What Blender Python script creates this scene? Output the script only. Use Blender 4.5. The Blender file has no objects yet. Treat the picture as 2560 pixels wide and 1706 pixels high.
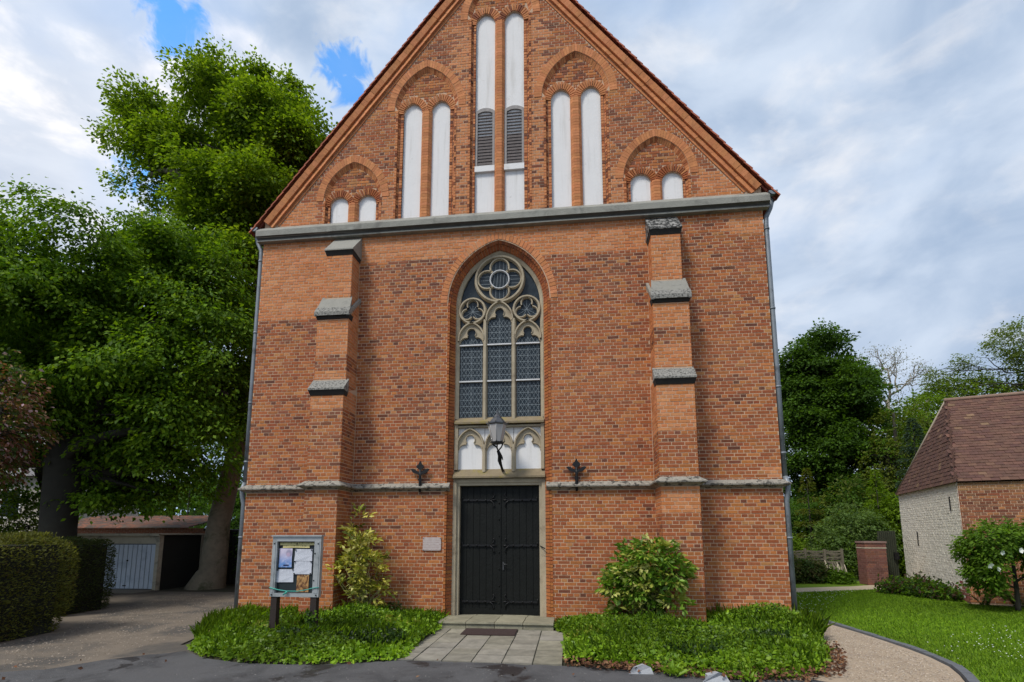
import bpy, math, random
import numpy as np
from mathutils import Vector, geometry, noise as mnoise

random.seed(7)
rng = np.random.default_rng(7)
S = bpy.context.scene
COL = S.collection
R = math.radians

# ------------------------------------------------------------------ camera
CAM = Vector((1.4023, -9.9558, 1.7093))
cam = bpy.data.cameras.new("camera")
camo = bpy.data.objects.new("camera", cam)
COL.objects.link(camo)
camo.location = CAM
camo.rotation_euler = (R(90) + 0.1361, 0.0004, 0.1129)
cam.sensor_fit = 'HORIZONTAL'
cam.sensor_width = 36
cam.lens = 36 * 1258.6 / 2560
cam.shift_y = 305.1 / 2560
cam.clip_start = 0.1
cam.clip_end = 3000
S.camera = camo

# ------------------------------------------------------------------ light
SUN_DIR = Vector((-0.50, -0.62, 1.05)).normalized()     # towards the sun
sun = bpy.data.lights.new("sun", 'SUN')
sun.energy = 1.5
sun.angle = R(14)
sun.color = (1.0, 0.95, 0.87)
suno = bpy.data.objects.new("sun", sun)
COL.objects.link(suno)
suno.rotation_euler = SUN_DIR.to_track_quat('Z', 'Y').to_euler()

S.view_settings.view_transform = 'Standard'
S.view_settings.look = 'None'
S.view_settings.gamma = 1
S.view_settings.use_curve_mapping = False
S.view_settings.exposure = 0.98


class NT:
    """small helper round a node tree"""
    def __init__(self, tree):
        self.t = tree

    def n(self, typ, **kw):
        nd = self.t.nodes.new(typ)
        for k, v in kw.items():
            if k[0] == '_':
                setattr(nd, k[1:], v)
            else:
                nd.inputs[k.replace('__', ' ')].default_value = v
        return nd

    def l(self, a, b):
        self.t.links.new(a, b)

    def math(self, op, a, b=None, c=None, clamp=False):
        nd = self.t.nodes.new('ShaderNodeMath')
        nd.operation = op
        nd.use_clamp = clamp
        for i, x in enumerate((a, b, c)):
            if x is None:
                continue
            if isinstance(x, (int, float)):
                nd.inputs[i].default_value = x
            else:
                self.l(x, nd.inputs[i])
        return nd.outputs[0]

    def mix(self, f, a, b, blend='MIX'):
        nd = self.t.nodes.new('ShaderNodeMix')
        nd.data_type = 'RGBA'
        nd.blend_type = blend
        for i, x in ((0, f), (6, a), (7, b)):
            if isinstance(x, (int, float)):
                nd.inputs[i].default_value = x
            elif isinstance(x, tuple):
                nd.inputs[i].default_value = (*x[:3], 1)
            else:
                self.l(x, nd.inputs[i])
        return nd.outputs[2]

    def ramp(self, f, lo, hi, smooth=True):
        nd = self.t.nodes.new('ShaderNodeMapRange')
        nd.interpolation_type = 'SMOOTHSTEP' if smooth else 'LINEAR'
        nd.inputs[1].default_value = lo
        nd.inputs[2].default_value = hi
        self.l(f, nd.inputs[0])
        return nd.outputs[0]

    def noise(self, vec, scale, detail=4, rough=0.55, dist=0.0):
        nd = self.n('ShaderNodeTexNoise', Scale=scale, Detail=detail, Roughness=rough, Distortion=dist)
        if vec is not None:
            self.l(vec, nd.inputs['Vector'])
        return nd.outputs['Fac']


world = bpy.data.worlds.new("World")
S.world = world
world.use_nodes = True
wt = NT(world.node_tree)
for nd in list(world.node_tree.nodes):
    world.node_tree.nodes.remove(nd)
sky = wt.n('ShaderNodeTexSky', _sky_type='NISHITA', _sun_disc=False)
sky.sun_elevation = math.asin(SUN_DIR.z)
sky.sun_rotation = math.atan2(SUN_DIR.x, SUN_DIR.y)
sky.air_density = 1.4
sky.ozone_density = 2.5
tc = wt.n('ShaderNodeTexCoord')
sep = wt.n('ShaderNodeSeparateXYZ')
wt.l(tc.outputs['Generated'], sep.inputs[0])
mp = wt.n('ShaderNodeMapping')
mp.inputs['Scale'].default_value = (1.0, 1.0, 1.75)
mp.inputs['Location'].default_value = (0.31, 0.12, 0.4)
wt.l(tc.outputs['Generated'], mp.inputs[0])
cv = mp.outputs[0]
big = wt.noise(cv, 2.1, 5, 0.5, 0.25)
mid = wt.noise(cv, 4.2, 7, 0.52, 0.35)
puff = wt.noise(cv, 6.5, 9, 0.56, 0.25)
fine = wt.noise(tc.outputs['Generated'], 24.0, 7, 0.58, 0.6)


def blob(d, width, amp):
    d = Vector(d).normalized()
    dot = wt.n('ShaderNodeVectorMath', _operation='DOT_PRODUCT')
    wt.l(tc.outputs['Generated'], dot.inputs[0])
    dot.inputs[1].default_value = d
    f = wt.math('ADD', dot.outputs['Value'], wt.math('MULTIPLY', wt.math('SUBTRACT', fine, 0.5), amp))
    return wt.ramp(f, math.cos(width * 1.5), math.cos(width * 0.55))


SKY_GAPS = [((-0.5117, 0.5367, 0.671), 0.032, 0.0045), ((-0.3263, 0.6448, 0.6917), 0.031, 0.0045), ((-0.612, 0.606, 0.512), 0.028, 0.004)]
SKY_GLOW = (-0.6372, 0.5074, 0.5801)
gap = blob(*SKY_GAPS[0])
for g in SKY_GAPS[1:]:
    gap = wt.math('MAXIMUM', gap, blob(*g))
thin = wt.ramp(big, 0.50, 0.72)
glow = blob(SKY_GLOW, 0.20, 0.05)
shade = wt.ramp(mid, 0.30, 0.68)
cloud = wt.mix(shade, (0.40, 0.52, 0.71), (0.69, 0.79, 0.94))
lit = wt.ramp(puff, 0.47, 0.74)
cloud = wt.mix(wt.math('MULTIPLY', lit, 0.42), cloud, (1.14, 1.09, 1.05))
cloud = wt.mix(wt.math('MULTIPLY', glow, wt.math('ADD', 0.25, wt.math('MULTIPLY', lit, 0.75))), cloud, (1.35, 1.28, 1.24))
cloud = wt.mix(wt.math('MULTIPLY', thin, 0.62), cloud, (0.36, 0.55, 0.88))
bgs = wt.n('ShaderNodeBackground', Strength=0.12)
skyc = wt.mix(1.0, sky.outputs[0], (0.32, 0.85, 1.25), 'MULTIPLY')
wt.l(skyc, bgs.inputs[0])
bgc = wt.n('ShaderNodeBackground', Strength=0.50)
wt.l(cloud, bgc.inputs[0])
mixs = wt.n('ShaderNodeMixShader')
wt.l(wt.math('MULTIPLY', gap, 0.88), mixs.inputs[0])
wt.l(bgc.outputs[0], mixs.inputs[1]); wt.l(bgs.outputs[0], mixs.inputs[2])
outw = wt.n('ShaderNodeOutputWorld')
wt.l(mixs.outputs[0], outw.inputs[0])

# ------------------------------------------------------------------ materials
MATS = {}


def new_mat(name):
    m = bpy.data.materials.new(name)
    m.use_nodes = True
    t = NT(m.node_tree)
    b = m.node_tree.nodes['Principled BSDF']
    MATS[name] = m
    return m, t, b


def simple(name, col, rough=0.7, metal=0.0, spec=0.5, var=0.18, scale=6.0, bump=0.0, bscale=40.0, dirt=None, dscale=2.0, dlo=0.5, dhi=0.7):
    m, t, b = new_mat(name)
    tcn = t.n('ShaderNodeTexCoord')
    v = tcn.outputs['Object']
    f = t.noise(v, scale, 6, 0.6)
    lo = tuple(c * (1 - var) for c in col); hi = tuple(min(1, c * (1 + var)) for c in col)
    c = t.mix(f, lo, hi)
    if dirt:
        d = t.ramp(t.noise(v, dscale, 7, 0.65, 0.4), dlo, dhi)
        c = t.mix(d, c, dirt)
    t.l(c, b.inputs['Base Color'])
    b.inputs['Roughness'].default_value = rough
    b.inputs['Metallic'].default_value = metal
    b.inputs['Specular IOR Level'].default_value = spec
    if bump:
        bn = t.n('ShaderNodeBump', Strength=bump, Distance=0.02)
        t.l(t.noise(v, bscale, 5, 0.6), bn.inputs['Height'])
        t.l(bn.outputs[0], b.inputs['Normal'])
    return m


def attr_mat(name, rough=0.85, spec=0.25, obj=False, bump=0.25, bscale=55.0, nscale=18.0, namp=0.35, grime=None, streak=0.0):
    """colour from the face attribute col (or the object colour) with a little mottling"""
    m, t, b = new_mat(name)
    v = t.n('ShaderNodeNewGeometry').outputs['Position']
    if obj:
        c = t.n('ShaderNodeObjectInfo').outputs['Color']
    else:
        c = t.n('ShaderNodeAttribute', _attribute_name='col').outputs['Color']
    f = t.noise(v, nscale, 6, 0.65)
    k = t.math('ADD', 1 - namp * 0.5, t.math('MULTIPLY', t.ramp(f, 0.3, 0.7, False), namp))
    cm = t.n('ShaderNodeVectorMath', _operation='SCALE')
    t.l(c, cm.inputs[0]); t.l(k, cm.inputs['Scale'])
    cc = cm.outputs[0]
    if grime:
        g = t.ramp(t.noise(v, grime[1], 8, 0.7, 0.6), grime[2], grime[3])
        cc = t.mix(t.math('MULTIPLY', g, grime[4]), cc, grime[0])
    if streak:
        mpn = t.n('ShaderNodeMapping'); mpn.inputs['Scale'].default_value = (5.5, 5.5, 0.55)
        t.l(v, mpn.inputs[0])
        sk = t.ramp(t.noise(mpn.outputs[0], 1.0, 6, 0.6, 0.3), 0.54, 0.78)
        cc = t.mix(t.math('MULTIPLY', sk, streak), cc, (0.075, 0.045, 0.032))
        blt = t.ramp(t.noise(v, 0.55, 5, 0.6, 0.4), 0.42, 0.70)
        cc = t.mix(t.math('MULTIPLY', blt, 0.12), cc, (0.60, 0.26, 0.12))
    t.l(cc, b.inputs['Base Color'])
    b.inputs['Roughness'].default_value = rough
    b.inputs['Specular IOR Level'].default_value = spec
    if bump:
        bn = t.n('ShaderNodeBump', Strength=bump, Distance=0.01)
        t.l(t.noise(v, bscale, 4, 0.7), bn.inputs['Height'])
        t.l(bn.outputs[0], b.inputs['Normal'])
    return m


def leaf_mat(name, trans=0.35, rough=0.6, spec=0.16):
    m, t, b = new_mat(name)
    c = t.n('ShaderNodeAttribute', _attribute_name='col').outputs['Color']
    t.l(c, b.inputs['Base Color'])
    b.inputs['Roughness'].default_value = rough
    b.inputs['Specular IOR Level'].default_value = spec
    tr = t.n('ShaderNodeBsdfTranslucent')
    t.l(t.mix(1.0, c, (1.5, 1.5, 0.6), 'MULTIPLY'), tr.inputs[0])
    mx = t.n('ShaderNodeMixShader')
    mx.inputs[0].default_value = trans
    t.l(b.outputs[0], mx.inputs[1]); t.l(tr.outputs[0], mx.inputs[2])
    t.l(mx.outputs[0], m.node_tree.nodes['Material Output'].inputs[0])
    return m


M_BRICK = attr_mat('brick', grime=((0.56, 0.33, 0.22), 2.3, 0.58, 0.76, 0.12), streak=0.30)
M_BRICK1 = attr_mat('brick_single', obj=True, grime=((0.56, 0.33, 0.22), 2.3, 0.58, 0.76, 0.12), streak=0.30)
M_MORTAR = simple('mortar', (0.56, 0.385, 0.255), 0.95, var=0.2, scale=3, bump=0.3, bscale=80, dirt=(0.46, 0.31, 0.22), dscale=0.8)
M_STONE = simple('sandstone', (0.41, 0.345, 0.24), 0.85, var=0.3, scale=4, bump=0.25, bscale=50, dirt=(0.24, 0.19, 0.13), dscale=3, dlo=0.5, dhi=0.75)
M_SILL = simple('mossy_stone', (0.23, 0.18, 0.11), 0.9, var=0.35, scale=7, bump=0.35, bscale=50, dirt=(0.25, 0.20, 0.05), dscale=5)
M_CORNICE = simple('weathered_cornice', (0.28, 0.275, 0.24), 0.9, var=0.35, scale=5, bump=0.4, bscale=40, dirt=(0.17, 0.165, 0.145), dscale=2.5, dlo=0.48, dhi=0.7)
M_LICHEN = simple('lichen_stone', (0.27, 0.262, 0.235), 0.92, var=0.4, scale=14, bump=0.5, bscale=60, dirt=(0.085, 0.083, 0.075), dscale=30, dlo=0.50, dhi=0.58)
M_LICHD = simple('black_lichen_stone', (0.30, 0.29, 0.27), 0.92, var=0.4, scale=14, bump=0.5, bscale=60, dirt=(0.03, 0.03, 0.028), dscale=16, dlo=0.43, dhi=0.50)
M_LEDGE = simple('ledge_stone', (0.30, 0.275, 0.23), 0.92, var=0.5, scale=16, bump=0.8, bscale=45, dirt=(0.075, 0.07, 0.06), dscale=11, dlo=0.50, dhi=0.60)
M_DIRTSHADE = simple('dirt_shade_stone', (0.030, 0.027, 0.024), 0.95, var=0.4, scale=8)  # black cap undersides: dirt, with the shade below the caps painted in
M_CAP = simple('smooth_cap_stone', (0.27, 0.26, 0.225), 0.85, var=0.2, scale=6, bump=0.2, bscale=60, dirt=(0.13, 0.13, 0.12), dscale=6, dlo=0.5, dhi=0.8)
M_WHITE = simple('white_plaster', (0.78, 0.77, 0.76), 0.9, var=0.06, scale=3, bump=0.2, bscale=22, dirt=(0.58, 0.565, 0.53), dscale=2.6, dlo=0.50, dhi=0.85)
m_, t_, b_ = new_mat('limewash')
v_ = t_.n('ShaderNodeNewGeometry').outputs['Position']
mp_ = t_.n('ShaderNodeMapping'); mp_.inputs['Scale'].default_value = (9, 9, 0.7); t_.l(v_, mp_.inputs[0])
c_ = t_.mix(t_.noise(v_, 4, 6, 0.6), (0.74, 0.735, 0.73), (0.82, 0.81, 0.80))
c_ = t_.mix(t_.math('MULTIPLY', t_.ramp(t_.noise(mp_.outputs[0], 1.0, 6, 0.6, 0.2), 0.50, 0.75), 0.40), c_, (0.50, 0.48, 0.44))
c_ = t_.mix(t_.math('MULTIPLY', t_.ramp(t_.noise(v_, 7, 8, 0.7, 0.6), 0.62, 0.72), 0.45), c_, (0.45, 0.43, 0.40))
t_.l(c_, b_.inputs['Base Color']); b_.inputs['Roughness'].default_value = 0.9
bn_ = t_.n('ShaderNodeBump', Strength=0.3, Distance=0.01); t_.l(t_.noise(v_, 18, 5, 0.6), bn_.inputs['Height']); t_.l(bn_.outputs[0], b_.inputs['Normal'])
M_LIME = m_
M_GLASS = simple('leaded_glass', (0.012, 0.020, 0.027), 0.30, spec=0.35, var=0.8, scale=9, bump=0.55, bscale=6)
M_LEAD = simple('lead', (0.26, 0.30, 0.32), 0.5, 0.3)
M_BARW = simple('white_bar', (0.62, 0.62, 0.62), 0.6)
M_DOOR = simple('black_door', (0.0065, 0.0075, 0.0065), 0.6, spec=0.22, var=0.5, scale=7, bump=0.3, bscale=22)
M_IRON = simple('black_iron', (0.012, 0.012, 0.013), 0.5, 0.4, bump=0.3)
M_LOUV = simple('weathered_louvre', (0.115, 0.098, 0.095), 0.85, var=0.45, scale=20, bump=0.4, bscale=60)
M_LOUVF = simple('weathered_louvre_frame', (0.30, 0.28, 0.27), 0.85, var=0.4, scale=16, bump=0.3)
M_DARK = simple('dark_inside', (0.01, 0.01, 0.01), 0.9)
M_ZINC = simple('zinc', (0.21, 0.235, 0.26), 0.5, 0.25, var=0.25, scale=4, dirt=(0.10, 0.11, 0.12), dscale=3)
M_TILE = attr_mat('roof_tile', 0.8, 0.3, nscale=9)
M_TILE1 = attr_mat('roof_tile_single', 0.8, 0.3, obj=True, nscale=9)
M_SLAB = attr_mat('paving', 0.85, 0.3, obj=True, nscale=5, namp=0.5, bump=0.2, bscale=60, grime=((0.16, 0.15, 0.12), 3.0, 0.5, 0.72, 0.6))
M_MAT = simple('door_mat', (0.045, 0.025, 0.022), 0.95, bump=0.6, bscale=150)
M_GREYM = simple('grey_metal', (0.42, 0.44, 0.44), 0.45, 0.35, var=0.12, dirt=(0.25, 0.27, 0.27))
M_HANDLE = simple('dull_steel', (0.10, 0.10, 0.10), 0.4, 0.8)
M_POST = simple('dark_wood_post', (0.022, 0.013, 0.010), 0.7, var=0.4, bump=0.2)
M_PBOARD = simple('pin_board', (0.008, 0.016, 0.02), 0.7)
M_ROPE = simple('teal_rope', (0.06, 0.34, 0.28), 0.8)
M_BARK = simple('bark', (0.24, 0.21, 0.15), 0.95, var=0.5, scale=5, bump=0.8, bscale=14, dirt=(0.06, 0.075, 0.03), dscale=1.5)
M_BARKD = simple('dark_bark', (0.035, 0.032, 0.024), 0.95, var=0.4)
M_BARKL = simple('light_bark', (0.26, 0.23, 0.18), 0.95, var=0.4, scale=5)
M_TWIG = simple('twig', (0.26, 0.23, 0.10), 0.9, var=0.3)
M_LEAF = leaf_mat('leaf', 0.42)
M_LEAFG = leaf_mat('glossy_leaf', 0.25, 0.45, 0.28)
M_GRASS = leaf_mat('grass_blade', 0.30, 0.6, 0.2)
M_DRY = attr_mat('dry_leaf', 0.9, 0.2, bump=0)
M_FLOWER = simple('white_petal', (0.82, 0.82, 0.76), 0.7, var=0.05)
M_GARDOOR = simple('blue_grey_door', (0.66, 0.75, 0.86), 0.5, 0.0, var=0.06, scale=3, dirt=(0.48, 0.57, 0.68), dscale=2)
M_CREAM = simple('cream_render', (0.56, 0.52, 0.40), 0.9, var=0.2, dirt=(0.26, 0.25, 0.20), dscale=2)
M_DWALL = simple('dark_timber', (0.02, 0.02, 0.016), 0.9, var=0.4, scale=4)
M_FWHITE = attr_mat('painted_brick', 0.9, 0.2, bump=0.22, bscale=40, nscale=8, namp=0.16, grime=((0.50, 0.40, 0.33), 1.6, 0.55, 0.8, 0.35))
M_FENCE = simple('weathered_fence', (0.16, 0.14, 0.10), 0.95, var=0.5, scale=9)
M_STICK = simple('pale_stick', (0.42, 0.37, 0.27), 0.9, var=0.4, scale=15)
M_GATE = simple('dark_gate', (0.028, 0.034, 0.018), 0.8, var=0.5, scale=8)
M_ROCK = simple('pale_rock', (0.36, 0.37, 0.39), 0.9, var=0.25, scale=9, bump=0.5, bscale=25)
M_KERB = simple('kerb_stone', (0.115, 0.12, 0.13), 0.9, var=0.3, scale=8, bump=0.4, bscale=40)
M_PINKROOF = simple('pinkish_roof', (0.36, 0.16, 0.14), 0.8)


# ------------------------------------------------------------------ geometry helpers
def org(o):
    v = Vector((0, 0, 0))
    while o is not None:
        v += o.location
        o = o.parent
    return v


class MB:
    def __init__(self):
        self.v = []; self.f = []; self.c = []; self.s = []

    def add(self, vs, fs, col=(0.5, 0.5, 0.5), smooth=False):
        b = len(self.v)
        self.v.extend([tuple(p) for p in vs])
        for f in fs:
            self.f.append([b + i for i in f]); self.c.append(col); self.s.append(smooth)

    def box(self, x0, x1, y0, y1, z0, z1, col=(0.5, 0.5, 0.5), bev=0.0):
        self.hexa([(x0, y0, z0), (x1, y0, z0), (x1, y1, z0), (x0, y1, z0), (x0, y0, z1), (x1, y0, z1), (x1, y1, z1), (x0, y1, z1)], col)

    def hexa(self, p, col=(0.5, 0.5, 0.5)):
        self.add(p, [(0, 3, 2, 1), (4, 5, 6, 7), (0, 1, 5, 4), (1, 2, 6, 5), (2, 3, 7, 6), (3, 0, 4, 7)], col)

    def plate(self, loops, y0, y1, col=(0.5, 0.5, 0.5), back=False, M=None):
        """loops in (x, z): outer first, then holes; front at y0, extruded to y1"""
        M = M or (lambda x, y, z: (x, y, z))
        flat = [p for lp in loops for p in lp]
        tris = geometry.tessellate_polygon([[Vector((p[0], p[1], 0)) for p in lp] for lp in loops])
        n = len(flat)
        self.add([M(p[0], y0, p[1]) for p in flat], [tuple(t) for t in tris], col)
        if back:
            self.add([M(p[0], y1, p[1]) for p in flat], [tuple(reversed(t)) for t in tris], col)
        for lp in loops:
            k = len(lp)
            self.add([M(p[0], y0, p[1]) for p in lp] + [M(p[0], y1, p[1]) for p in lp],
                     [(i, (i + 1) % k, k + (i + 1) % k, k + i) for i in range(k)], col)

    def tube(self, pts, rad, n=8, col=(0.5, 0.5, 0.5), smooth=True, cap=True):
        pts = [Vector(p) for p in pts]
        if not hasattr(rad, '__len__'):
            rad = [rad] * len(pts)
        vs = []
        up = None
        for i, p in enumerate(pts):
            d = (pts[min(i + 1, len(pts) - 1)] - pts[max(i - 1, 0)])
            d = d.normalized() if d.length > 1e-9 else Vector((0, 0, 1))
            if up is None:
                up = Vector((1, 0, 0)) if abs(d.x) < 0.8 else Vector((0, 1, 0))
            a = (up - d * up.dot(d)).normalized()
            up = a
            b = d.cross(a)
            for k in range(n):
                t = 2 * math.pi * k / n
                vs.append(p + (a * math.cos(t) + b * math.sin(t)) * rad[i])
        fs = []
        for i in range(len(pts) - 1):
            for k in range(n):
                k2 = (k + 1) % n
                fs.append((i * n + k, i * n + k2, (i + 1) * n + k2, (i + 1) * n + k))
        if cap:
            fs.append(tuple(range(n - 1, -1, -1)))
            m = (len(pts) - 1) * n
            fs.append(tuple(range(m, m + n)))
        self.add(vs, fs, col, smooth)

    def lathe(self, c, prof, n=12, col=(0.5, 0.5, 0.5), smooth=True):
        vs = []
        for r, z in prof:
            for k in range(n):
                t = 2 * math.pi * k / n
                vs.append((c[0] + r * math.cos(t), c[1] + r * math.sin(t), c[2] + z))
        fs = [(i * n + k, i * n + (k + 1) % n, (i + 1) * n + (k + 1) % n, (i + 1) * n + k) for i in range(len(prof) - 1) for k in range(n)]
        fs.append(tuple(range(n - 1, -1, -1)))
        m = (len(prof) - 1) * n
        fs.append(tuple(range(m, m + n)))
        self.add(vs, fs, col, smooth)

    def bar(self, pts, w, yf, yb, closed=False, col=(0.5, 0.5, 0.5), fw=0.45):
        """moulded stone bar following a path in (x, z): wide at the back, narrow in front"""
        n = len(pts)
        vs = []
        for i in range(n):
            if closed:
                a, b = pts[(i - 1) % n], pts[(i + 1) % n]
            else:
                a, b = pts[max(i - 1, 0)], pts[min(i + 1, n - 1)]
            dx, dz = b[0] - a[0], b[1] - a[1]
            L = math.hypot(dx, dz) or 1
            nx, nz = -dz / L, dx / L
            for s, y in ((-0.5, yb), (-0.5, yf + (yb - yf) * 0.55), (-0.5 * fw, yf), (0.5 * fw, yf), (0.5, yf + (yb - yf) * 0.55), (0.5, yb)):
                vs.append((pts[i][0] + nx * w * s, y, pts[i][1] + nz * w * s))
        fs = []
        for i in range(n if closed else n - 1):
            j = (i + 1) % n
            for k in range(5):
                fs.append((i * 6 + k, j * 6 + k, j * 6 + k + 1, i * 6 + k + 1))
        self.add(vs, fs, col)

    def build(self, name, mat, parent=None, local=False, kind=None, label=None, attr=True):
        off = Vector((0, 0, 0)) if (parent is None or local) else org(parent)
        me = bpy.data.meshes.new(name)
        vs = [(p[0] - off.x, p[1] - off.y, p[2] - off.z) for p in self.v] if off.length > 0 else self.v
        me.from_pydata(vs, [], self.f)
        if attr:
            a = me.attributes.new('col', 'FLOAT_COLOR', 'FACE')
            a.data.foreach_set('color', np.array([(c[0], c[1], c[2], 1.0) for c in self.c], dtype=np.float32).ravel())
        if any(self.s):
            me.polygons.foreach_set('use_smooth', np.array(self.s, dtype=bool))
        me.materials.append(mat)
        o = bpy.data.objects.new(name, me)
        COL.objects.link(o)
        if parent is not None:
            o.parent = parent
        if kind:
            o['kind'] = kind
        if label:
            o['label'] = label
        return o


def thing(name, label, cat, loc=(0, 0, 0), rz=0.0, group=None):
    o = bpy.data.objects.new(name, None)
    o.empty_display_size = 0.2
    COL.objects.link(o)
    o.location = loc
    o.rotation_euler = (0, 0, rz)
    o['label'] = label; o['category'] = cat
    if group:
        o['group'] = group
    return o


def tag(o, label, cat, group=None):
    o['label'] = label; o['category'] = cat
    if group:
        o['group'] = group
    return o


def structure(o):
    o['kind'] = 'structure'
    return o


def link_copy(o, parent=None):
    c = o.copy()
    COL.objects.link(c)
    c.parent = parent
    return c


def mesh_np(name, V, F, C, mat, parent=None, kind=None, smooth=False):
    """V (n,3), F (m,k) fixed-size faces, C (m,3)"""
    off = np.array(org(parent)) if parent is not None else np.zeros(3)
    V = np.asarray(V, dtype=np.float32) - off.astype(np.float32)
    F = np.asarray(F, dtype=np.int32)
    me = bpy.data.meshes.new(name)
    m, k = F.shape
    me.vertices.add(len(V)); me.vertices.foreach_set('co', V.ravel())
    me.loops.add(m * k); me.loops.foreach_set('vertex_index', F.ravel())
    me.polygons.add(m)
    me.polygons.foreach_set('loop_start', np.arange(0, m * k, k, dtype=np.int32))
    me.polygons.foreach_set('loop_total', np.full(m, k, dtype=np.int32))
    a = me.attributes.new('col', 'FLOAT_COLOR', 'FACE')
    cc = np.ones((m, 4), dtype=np.float32); cc[:, :3] = C
    a.data.foreach_set('color', cc.ravel())
    me.update(); me.validate()
    me.materials.append(mat)
    o = bpy.data.objects.new(name, me)
    COL.objects.link(o)
    if parent is not None:
        o.parent = parent
    if kind:
        o['kind'] = kind
    return o


def unit(a):
    return a / (np.linalg.norm(a, axis=-1, keepdims=True) + 1e-9)


def leaves(name, P, N, D, L, W, C, mat, parent=None, kind=None, fold=0.25, droop=0.0):
    """one folded leaf per row: base P, direction D, normal N, length L, width W, colour C"""
    n = len(P)
    D = unit(D); N = unit(N - D * (N * D).sum(1, keepdims=True)); B = np.cross(N, D)
    L = np.asarray(L).reshape(-1, 1) * np.ones((n, 1)); W = np.asarray(W).reshape(-1, 1) * np.ones((n, 1))
    V = np.empty((n, 4, 3), dtype=np.float32)
    V[:, 0] = P
    V[:, 1] = P + D * L * 0.48 + B * W * 0.5 + N * W * fold
    V[:, 2] = P + D * L - N * L * droop
    V[:, 3] = P + D * L * 0.48 - B * W * 0.5 + N * W * fold
    base = (np.arange(n) * 4)[:, None]
    F = np.concatenate([base + np.array([[0, 2, 1]]), base + np.array([[0, 3, 2]])], axis=1).reshape(-1, 3)
    return mesh_np(name, V.reshape(-1, 3), F, np.repeat(C, 2, axis=0), mat, parent, kind)


def rand_unit(n):
    return unit(rng.normal(size=(n, 3)))


def wob(P, f, seed):
    """cheap smooth 3-D noise in [-1, 1]"""
    r = np.random.default_rng(seed)
    o = np.zeros(len(P))
    for _ in range(5):
        k = unit(r.normal(size=3)) * f * r.uniform(0.6, 1.8)
        o += np.sin(P @ k + r.uniform(0, 6.28))
    return o / 2.6


def pick(cols, n):
    cols = np.array(cols)
    return cols[rng.integers(0, len(cols), n)] * rng.uniform(0.8, 1.2, (n, 1))


# ------------------------------------------------------------------ brick colours
OLD = [(0.33, 0.096, 0.034), (0.37, 0.113, 0.037), (0.29, 0.082, 0.032), (0.38, 0.130, 0.043), (0.325, 0.104, 0.042), (0.42, 0.150, 0.044)]
DARK = [(0.18, 0.063, 0.034), (0.215, 0.071, 0.036), (0.15, 0.055, 0.033), (0.24, 0.078, 0.038)]
ORANGE = [(0.46, 0.17, 0.055), (0.44, 0.19, 0.07)]
NEWB = [(0.54, 0.203, 0.078), (0.57, 0.222, 0.088), (0.51, 0.184, 0.066), (0.58, 0.240, 0.102), (0.50, 0.172, 0.056)]
RINGC = [(0.53, 0.208, 0.083), (0.50, 0.193, 0.076), (0.55, 0.222, 0.092)]


def jit(c, a=0.13):
    k = random.uniform(1 - a, 1 + a)
    return (c[0] * k, c[1] * k * random.uniform(0.95, 1.05), c[2] * k)


def old_col(x, z, pd=0.16, po=0.07):
    w = mnoise.noise(Vector((x * 0.7, z * 0.9, 3.3))) * 0.25
    r = random.random()
    if r < pd + w:
        return jit(random.choice(DARK), 0.25)
    if r > 1 - po + w * 0.3:
        return jit(random.choice(ORANGE))
    return jit(random.choice(OLD), 0.15)


def new_col():
    return jit(random.choice(NEWB), 0.10)


CH = 0.0682          # course height
ST = 0.234           # stretcher pitch
HD = ST / 2
J = 0.0118


def lay(u0, u1, z0, z1, inside, ph=0.0, zph=0.0):
    """cross bond: rows of stretchers and rows of headers, cut where inside(u, z) says no"""
    out = []
    k = int(math.floor((z0 - zph) / CH)) - 1
    while zph + k * CH < z1:
        za = max(zph + k * CH + J / 2, z0); zb = min(zph + (k + 1) * CH - J / 2, z1)
        if zb - za > 0.02:
            if k % 2 == 0:
                step, o = ST, ph + (HD if (k // 2) % 2 else 0)
            else:
                step, o = HD, ph + HD / 2
            i = int(math.floor((u0 - o) / step)) - 1
            us = []
            while o + i * step < u1:
                us.append(o + i * step); i += 1
            for ua in us:
                a = max(ua + J / 2, u0); b = min(ua + step - J / 2, u1)
                if b - a < 0.016:
                    continue
                if inside is None:
                    out.append((a, b, za, zb, step == ST and b - a > ST * 0.9))
                    continue
                g = np.linspace(a, b, max(3, int((b - a) / 0.012)))
                ok = inside(g, np.full_like(g, za)) & inside(g, np.full_like(g, zb))
                if ok.all():
                    out.append((a, b, za, zb, step == ST and b - a > ST * 0.9))
                elif ok.any():
                    j = 0
                    while j < len(g):
                        if ok[j]:
                            e = j
                            while e + 1 < len(g) and ok[e + 1]:
                                e += 1
                            if g[e] - g[j] > 0.016:
                                out.append((g[j], g[e], za, zb, False))
                            j = e + 1
                        else:
                            j += 1
        k += 1
    return out


def put_brick(mb, O, U, N, a, b, za, zb, col, d=0.0045, dj=0.002):
    d = d + random.uniform(-dj, dj)
    e = 0.002
    j = lambda: random.uniform(-0.0015, 0.0015)
    O = Vector(O); U = Vector(U); N = Vector(N); Z = Vector((0, 0, 1))
    vs = []
    for (u, z) in ((a, za), (b, za), (b, zb), (a, zb)):
        vs.append(O + U * u + Z * z)
    for (u, z) in ((a + e + j(), za + e + j()), (b - e + j(), za + e + j()), (b - e + j(), zb - e + j()), (a + e + j(), zb - e + j())):
        vs.append(O + U * u + Z * z + N * d)
    mb.add(vs, [(4, 5, 6, 7), (0, 1, 5, 4), (1, 2, 6, 5), (2, 3, 7, 6), (3, 0, 4, 7)], col)


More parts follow.
